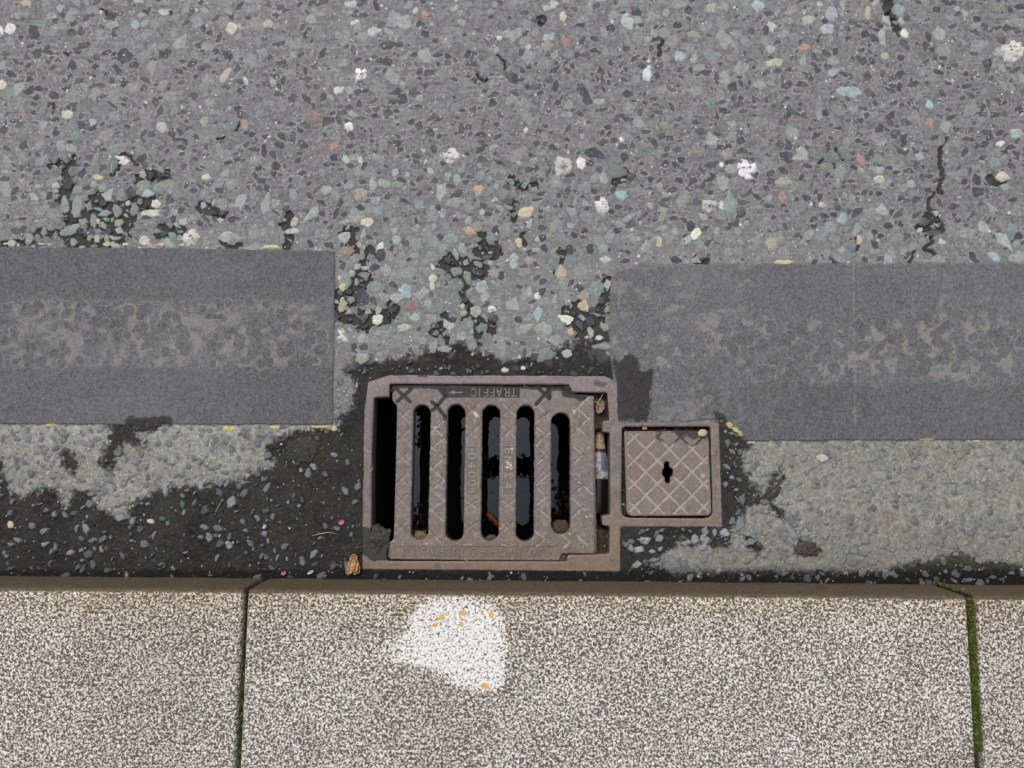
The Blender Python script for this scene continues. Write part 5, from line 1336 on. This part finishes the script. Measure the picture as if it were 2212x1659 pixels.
KD = .42                      # depth of the stones, away from the road
def kerb(u0, u1, label, paint=False, r=.010):
    step = .0028
    us = np.linspace(u0, u1, int((u1 - u0) / step) + 1)
    prof = [(-.0, -.06), (0, 0), (0, .02), (0, .04), (.001, .06), (.002, .08), (.003, HK - r)]
    for k in range(1, 7):
        t = k / 6 * math.pi / 2; prof.append((.003 + r - r * math.cos(t), HK - r + r * math.sin(t)))
    vv = np.arange(.003 + r + step, KD, step)
    prof += [(float(v), HK) for v in vv] + [(KD, HK), (KD, -.06)]
    pv = np.array([p[0] for p in prof]); pz = np.array([p[1] for p in prof])
    U, PV = np.meshgrid(us, pv); PZ = np.repeat(pz[:, None], len(us), 1)
    # rounded ends
    e = np.minimum(U - u0, u1 - U); rr = .006
    drop = np.where(e < rr, rr - np.sqrt(np.clip(rr * rr - (rr - e) ** 2, 0, None)), 0)
    top = PZ > HK - r * .9
    PZ = PZ - drop * top
    PV = PV + drop * (~top) * (PZ > -.05)
    wob = (fbm(U * 1000, PV * 1000 + PZ * 700, 30, 701 + int(u0 * 10), 3) - .5)
    PZ = PZ + wob * .0012 * top; PV = PV + wob * .002 * (~top)
    X = K0.x + ku.x * U + kv.x * PV; Y = K0.y + ku.y * U + kv.y * PV
    PXk, PYk = inv(X, Y, HK)
    C = np.zeros(U.shape + (3,), dtype=np.float32)
    n9 = fbm(PXk, PYk, 40, 777, 4) - .5
    face = sst(.014, .007, PV + n9 * .006 + (PZ > HK - .001) * .002) 
    C[..., 1] = np.clip(face, 0, 1) * (PZ > -.05)
    C[..., 2] = np.clip(.60 * sst(.06, .012, PV + n9 * .05) + .45 * sst(.18, .02, PV + n9 * .12) + .04 + .25 * sst(.1, .3, n9), 0, 1)
    idm = np.zeros(U.shape, dtype=int)
    if paint:
        z7 = lambda x, y: ((900 + x * 420 / 2212) * .8641, (1480 + y * 420 / 2212) * .8641)
        P = [z7(1000, 60), z7(1350, 30), z7(1560, 60), z7(1700, 130), z7(1830, 250), z7(1890, 520), z7(1890, 1150), z7(1850, 1250), z7(1620, 1300), z7(1500, 1270), z7(1000, 1080), z7(600, 960), z7(300, 850), z7(170, 790), z7(420, 640), z7(620, 540), z7(700, 330), z7(800, 180)]
        sd_ = poly_sdf(PXk.astype(np.float32), PYk.astype(np.float32), P)
        pnt = sst(9, -12, sd_ + n9 * 34)
        pnt *= .36 + .40 * sst(z7(250, 0)[0], z7(800, 0)[0], PXk) * sst(z7(0, 20)[1], z7(0, 200)[1], PYk)
        C[..., 0] = pnt; C[..., 2] *= 1 - .8 * pnt
        idm[pnt > .45] = 1
        for q, (x_, y_, a_, b_) in enumerate([(1050, 335, 60, 34), (975, 430, 45, 30), (1150, 265, 16, 20), (1345, 270, 66, 40), (1330, 410, 28, 46), (1485, 385, 16, 24), (1590, 262, 30, 34), (1710, 285, 44, 50), (2015, 315, 20, 22), (785, 760, 18, 20), (1640, 1235, 62, 36), (900, 495, 18, 14), (1900, 555, 20, 12)]):
            xx, yy = z7(x_, y_)
            dd = np.hypot((PXk - xx) / (a_ * .135), (PYk - yy) / (b_ * .135)) + n9 * 1.1
            idm[dd < 1] = 2 + q
        # darker blotch by the paint
        C[..., 1] = np.maximum(C[..., 1], 0)
    ny, nx = U.shape; v = np.arange(nx * ny).reshape(ny, nx)
    Q = np.stack([v[:-1, :-1], v[1:, :-1], v[1:, 1:], v[:-1, 1:]], -1).reshape(-1, 4)
    fi = idm[:-1, :-1].reshape(-1)
    co_ = np.stack([X, Y, PZ], -1).reshape(-1, 3); cl = C.reshape(-1, 3)
    # end caps: strips down the two ends
    n = len(co_)
    ends = []
    for side, i in ((0, 0), (1, nx - 1)):
        ring = v[:, i]; ctr = co_[ring].copy(); ctr[:, 2] = -.06
        base = n + sum(len(e_[0]) for e_ in ends)
        f_ = [(ring[q], ring[q + 1], base + q + 1, base + q) if side else (ring[q + 1], ring[q], base + q, base + q + 1) for q in range(len(ring) - 1)]
        ends.append((ctr, np.array(f_), np.tile([0, .8, .5], (len(ctr), 1))))
    co_ = np.concatenate([co_] + [e_[0] for e_ in ends]); cl = np.concatenate([cl] + [e_[2] for e_ in ends])
    Qm = np.concatenate([Q[fi == 0]] + [e_[1] for e_ in ends])
    o = sub_obj('kerbstone', co_, cl, Qm, M_GRAN)
    tag(o, label, 'kerbstone', 'granite kerbstones along the gutter')
    if paint:
        p1_ = sub_obj('white_paint_mark', co_, cl, Q[fi == 1], M_GRAN, o)
        ycol = np.tile(lin((226, 184, 92)), (len(co_), 1)); ycol = .68 * ycol * (.85 + .3 * np.random.RandomState(3).rand(len(co_), 1))
        for q in range(13):
            if (fi == 2 + q).sum() > 0: sub_obj('yellow_paint_fleck', co_, ycol, Q[fi == 2 + q], M_PAINT, o)
    return o
uj1a = kuv_px(519.5, 1400)[0]; uj1b = kuv_px(529, 1400)[0]
uj2a = kuv_px(2096, 1400)[0]; uj2b = kuv_px(2113, 1400)[0]
kerb(uj1a - 1.15, uj1a, 'granite kerbstone at the left, ending at a thin dark joint')
kerb(uj1b, uj2a, 'long granite kerbstone below the drain with a white painted arrowhead blot', paint=True)
kerb(uj2b, uj2b + 1.15, 'granite kerbstone at the right, beyond the mossy joint')

M_JOINT = flat_mat('joint_dirt', (40, 36, 28), .9, (62, 56, 40), 300)
for a_, b_2 in ((uj1a, uj1b), (uj2a, uj2b)):
    V = [kpt(a_ - .004, .004) + Vector((0, 0, -.02)), kpt(b_2 + .004, .004) + Vector((0, 0, -.02)), kpt(a_ - .004, .012) + Vector((0, 0, HK - .016)), kpt(b_2 + .004, .012) + Vector((0, 0, HK - .016)), kpt(a_ - .004, KD) + Vector((0, 0, HK - .016)), kpt(b_2 + .004, KD) + Vector((0, 0, HK - .016))]
    o = pm('kerb_joint', V, [(0, 1, 3, 2), (2, 3, 5, 4)], M_JOINT, smooth=False)
    tag(o, kind='structure')

def moss(name, uc0, uc1, vfun, n, label, seed, dense=1.0, hw=.008):
    r = random.Random(seed)
    V, Fc, cols = [], [], []
    for _ in range(n):
        v = vfun(r); u = (uc0 + uc1) / 2 + r.uniform(-1, 1) * hw
        base = kpt(u, v) + Vector((0, 0, (HK - .015) if v > .01 else r.uniform(0, HK)))
        if v <= .01: base = kpt(u, -.001) + Vector((0, 0, base.z))
        nb = 1
        ang = r.random() * 6.28; L = r.uniform(.003, .0085); lean = r.uniform(.2, .9)
        up = Vector((0, 0, 1)) if v > .01 else -kv * .6 + Vector((0, 0, .6))
        side = Vector((math.cos(ang), math.sin(ang), 0)); wv = Vector((-math.sin(ang), math.cos(ang), 0)) * r.uniform(.00035, .0007)
        up0 = Vector((0, 0, r.uniform(.004, .011))) if v > .01 else Vector((0, 0, 0))
        p = base + up0; k0 = len(V)
        m_ = p + up * L * .55 + side * L * lean * .4; t_ = p + up * L * .8 + side * L * lean
        V += [p - wv, p + wv, m_ + wv * .9, m_ - wv * .9, t_]
        Fc += [(k0, k0 + 1, k0 + 2), (k0, k0 + 2, k0 + 3), (k0 + 3, k0 + 2, k0 + 4)]
        g = r.random(); c = .52 * lin((70 + 48 * g, 88 + 46 * g, 30 + 22 * g)) if r.random() < .86 else lin((150, 140, 80))
        cols += [c * .7, c * .7, c, c, c * 1.1]
    o = mesh_obj(name, np.array([tuple(v) for v in V]), np.array(Fc), M_MOSS, np.array(cols), smooth=False)
    return tag(o, label, 'moss', kind='stuff')
M_MOSS = attr_mat('moss', .8, .1, vary=.06)
v0m, v1m = .010, kuv_px(2115, 1625)[1]
moss('moss', uj2a, uj2b, lambda r: r.uniform(.006, v1m) if r.random() > .04 else .005, 5200, 'thick green moss filling the right kerb joint', 11, hw=(uj2b - uj2a) * .5)
va_, vb_ = kuv_px(520, 1430)[1], kuv_px(512, 1670)[1]
moss('moss', uj1a, uj1b, lambda r: r.uniform(va_, vb_) if r.random() < .93 else r.uniform(.02, va_), 420, 'thin yellowish green moss low in the left kerb joint', 12, hw=(uj1b - uj1a) * .45)
M_MB = flat_mat('moss_bed', (34, 38, 22), .9, (54, 64, 28), 500, bump=1.0)
for q, (a_, b_2, s0, s1_, zz) in enumerate(((uj2a, uj2b, .012, v1m, HK - .011), (uj1a, uj1b, va_, vb_, HK - .014))):
    o = pm('moss_bed', [kpt(a_ - .002, s0) + Vector((0, 0, zz)), kpt(b_2 + .002, s0) + Vector((0, 0, zz)), kpt(b_2 + .002, s1_) + Vector((0, 0, zz)), kpt(a_ - .002, s1_) + Vector((0, 0, zz))], [(0, 1, 2, 3)], M_MB, smooth=False)
    tag(o, ('dense moss bed in the right kerb joint', 'sparse moss bed in the left kerb joint')[q], 'moss', kind='stuff')

# pavement beyond the kerb
M_PAVE = flat_mat('pavement', (150, 148, 144), .85, (120, 118, 114), 120)
V = [kpt(-40, KD + .004) + Vector((0, 0, HK - .003)), kpt(42, KD + .004) + Vector((0, 0, HK - .003)), kpt(42, 40) + Vector((0, 0, HK - .003)), kpt(-40, 40) + Vector((0, 0, HK - .003)),
     kpt(-40, KD + .004) + Vector((0, 0, -.1)), kpt(42, KD + .004) + Vector((0, 0, -.1))]
tag(pm('pavement', V, [(0, 3, 2, 1), (0, 1, 5, 4)], M_PAVE, smooth=False), kind='structure')
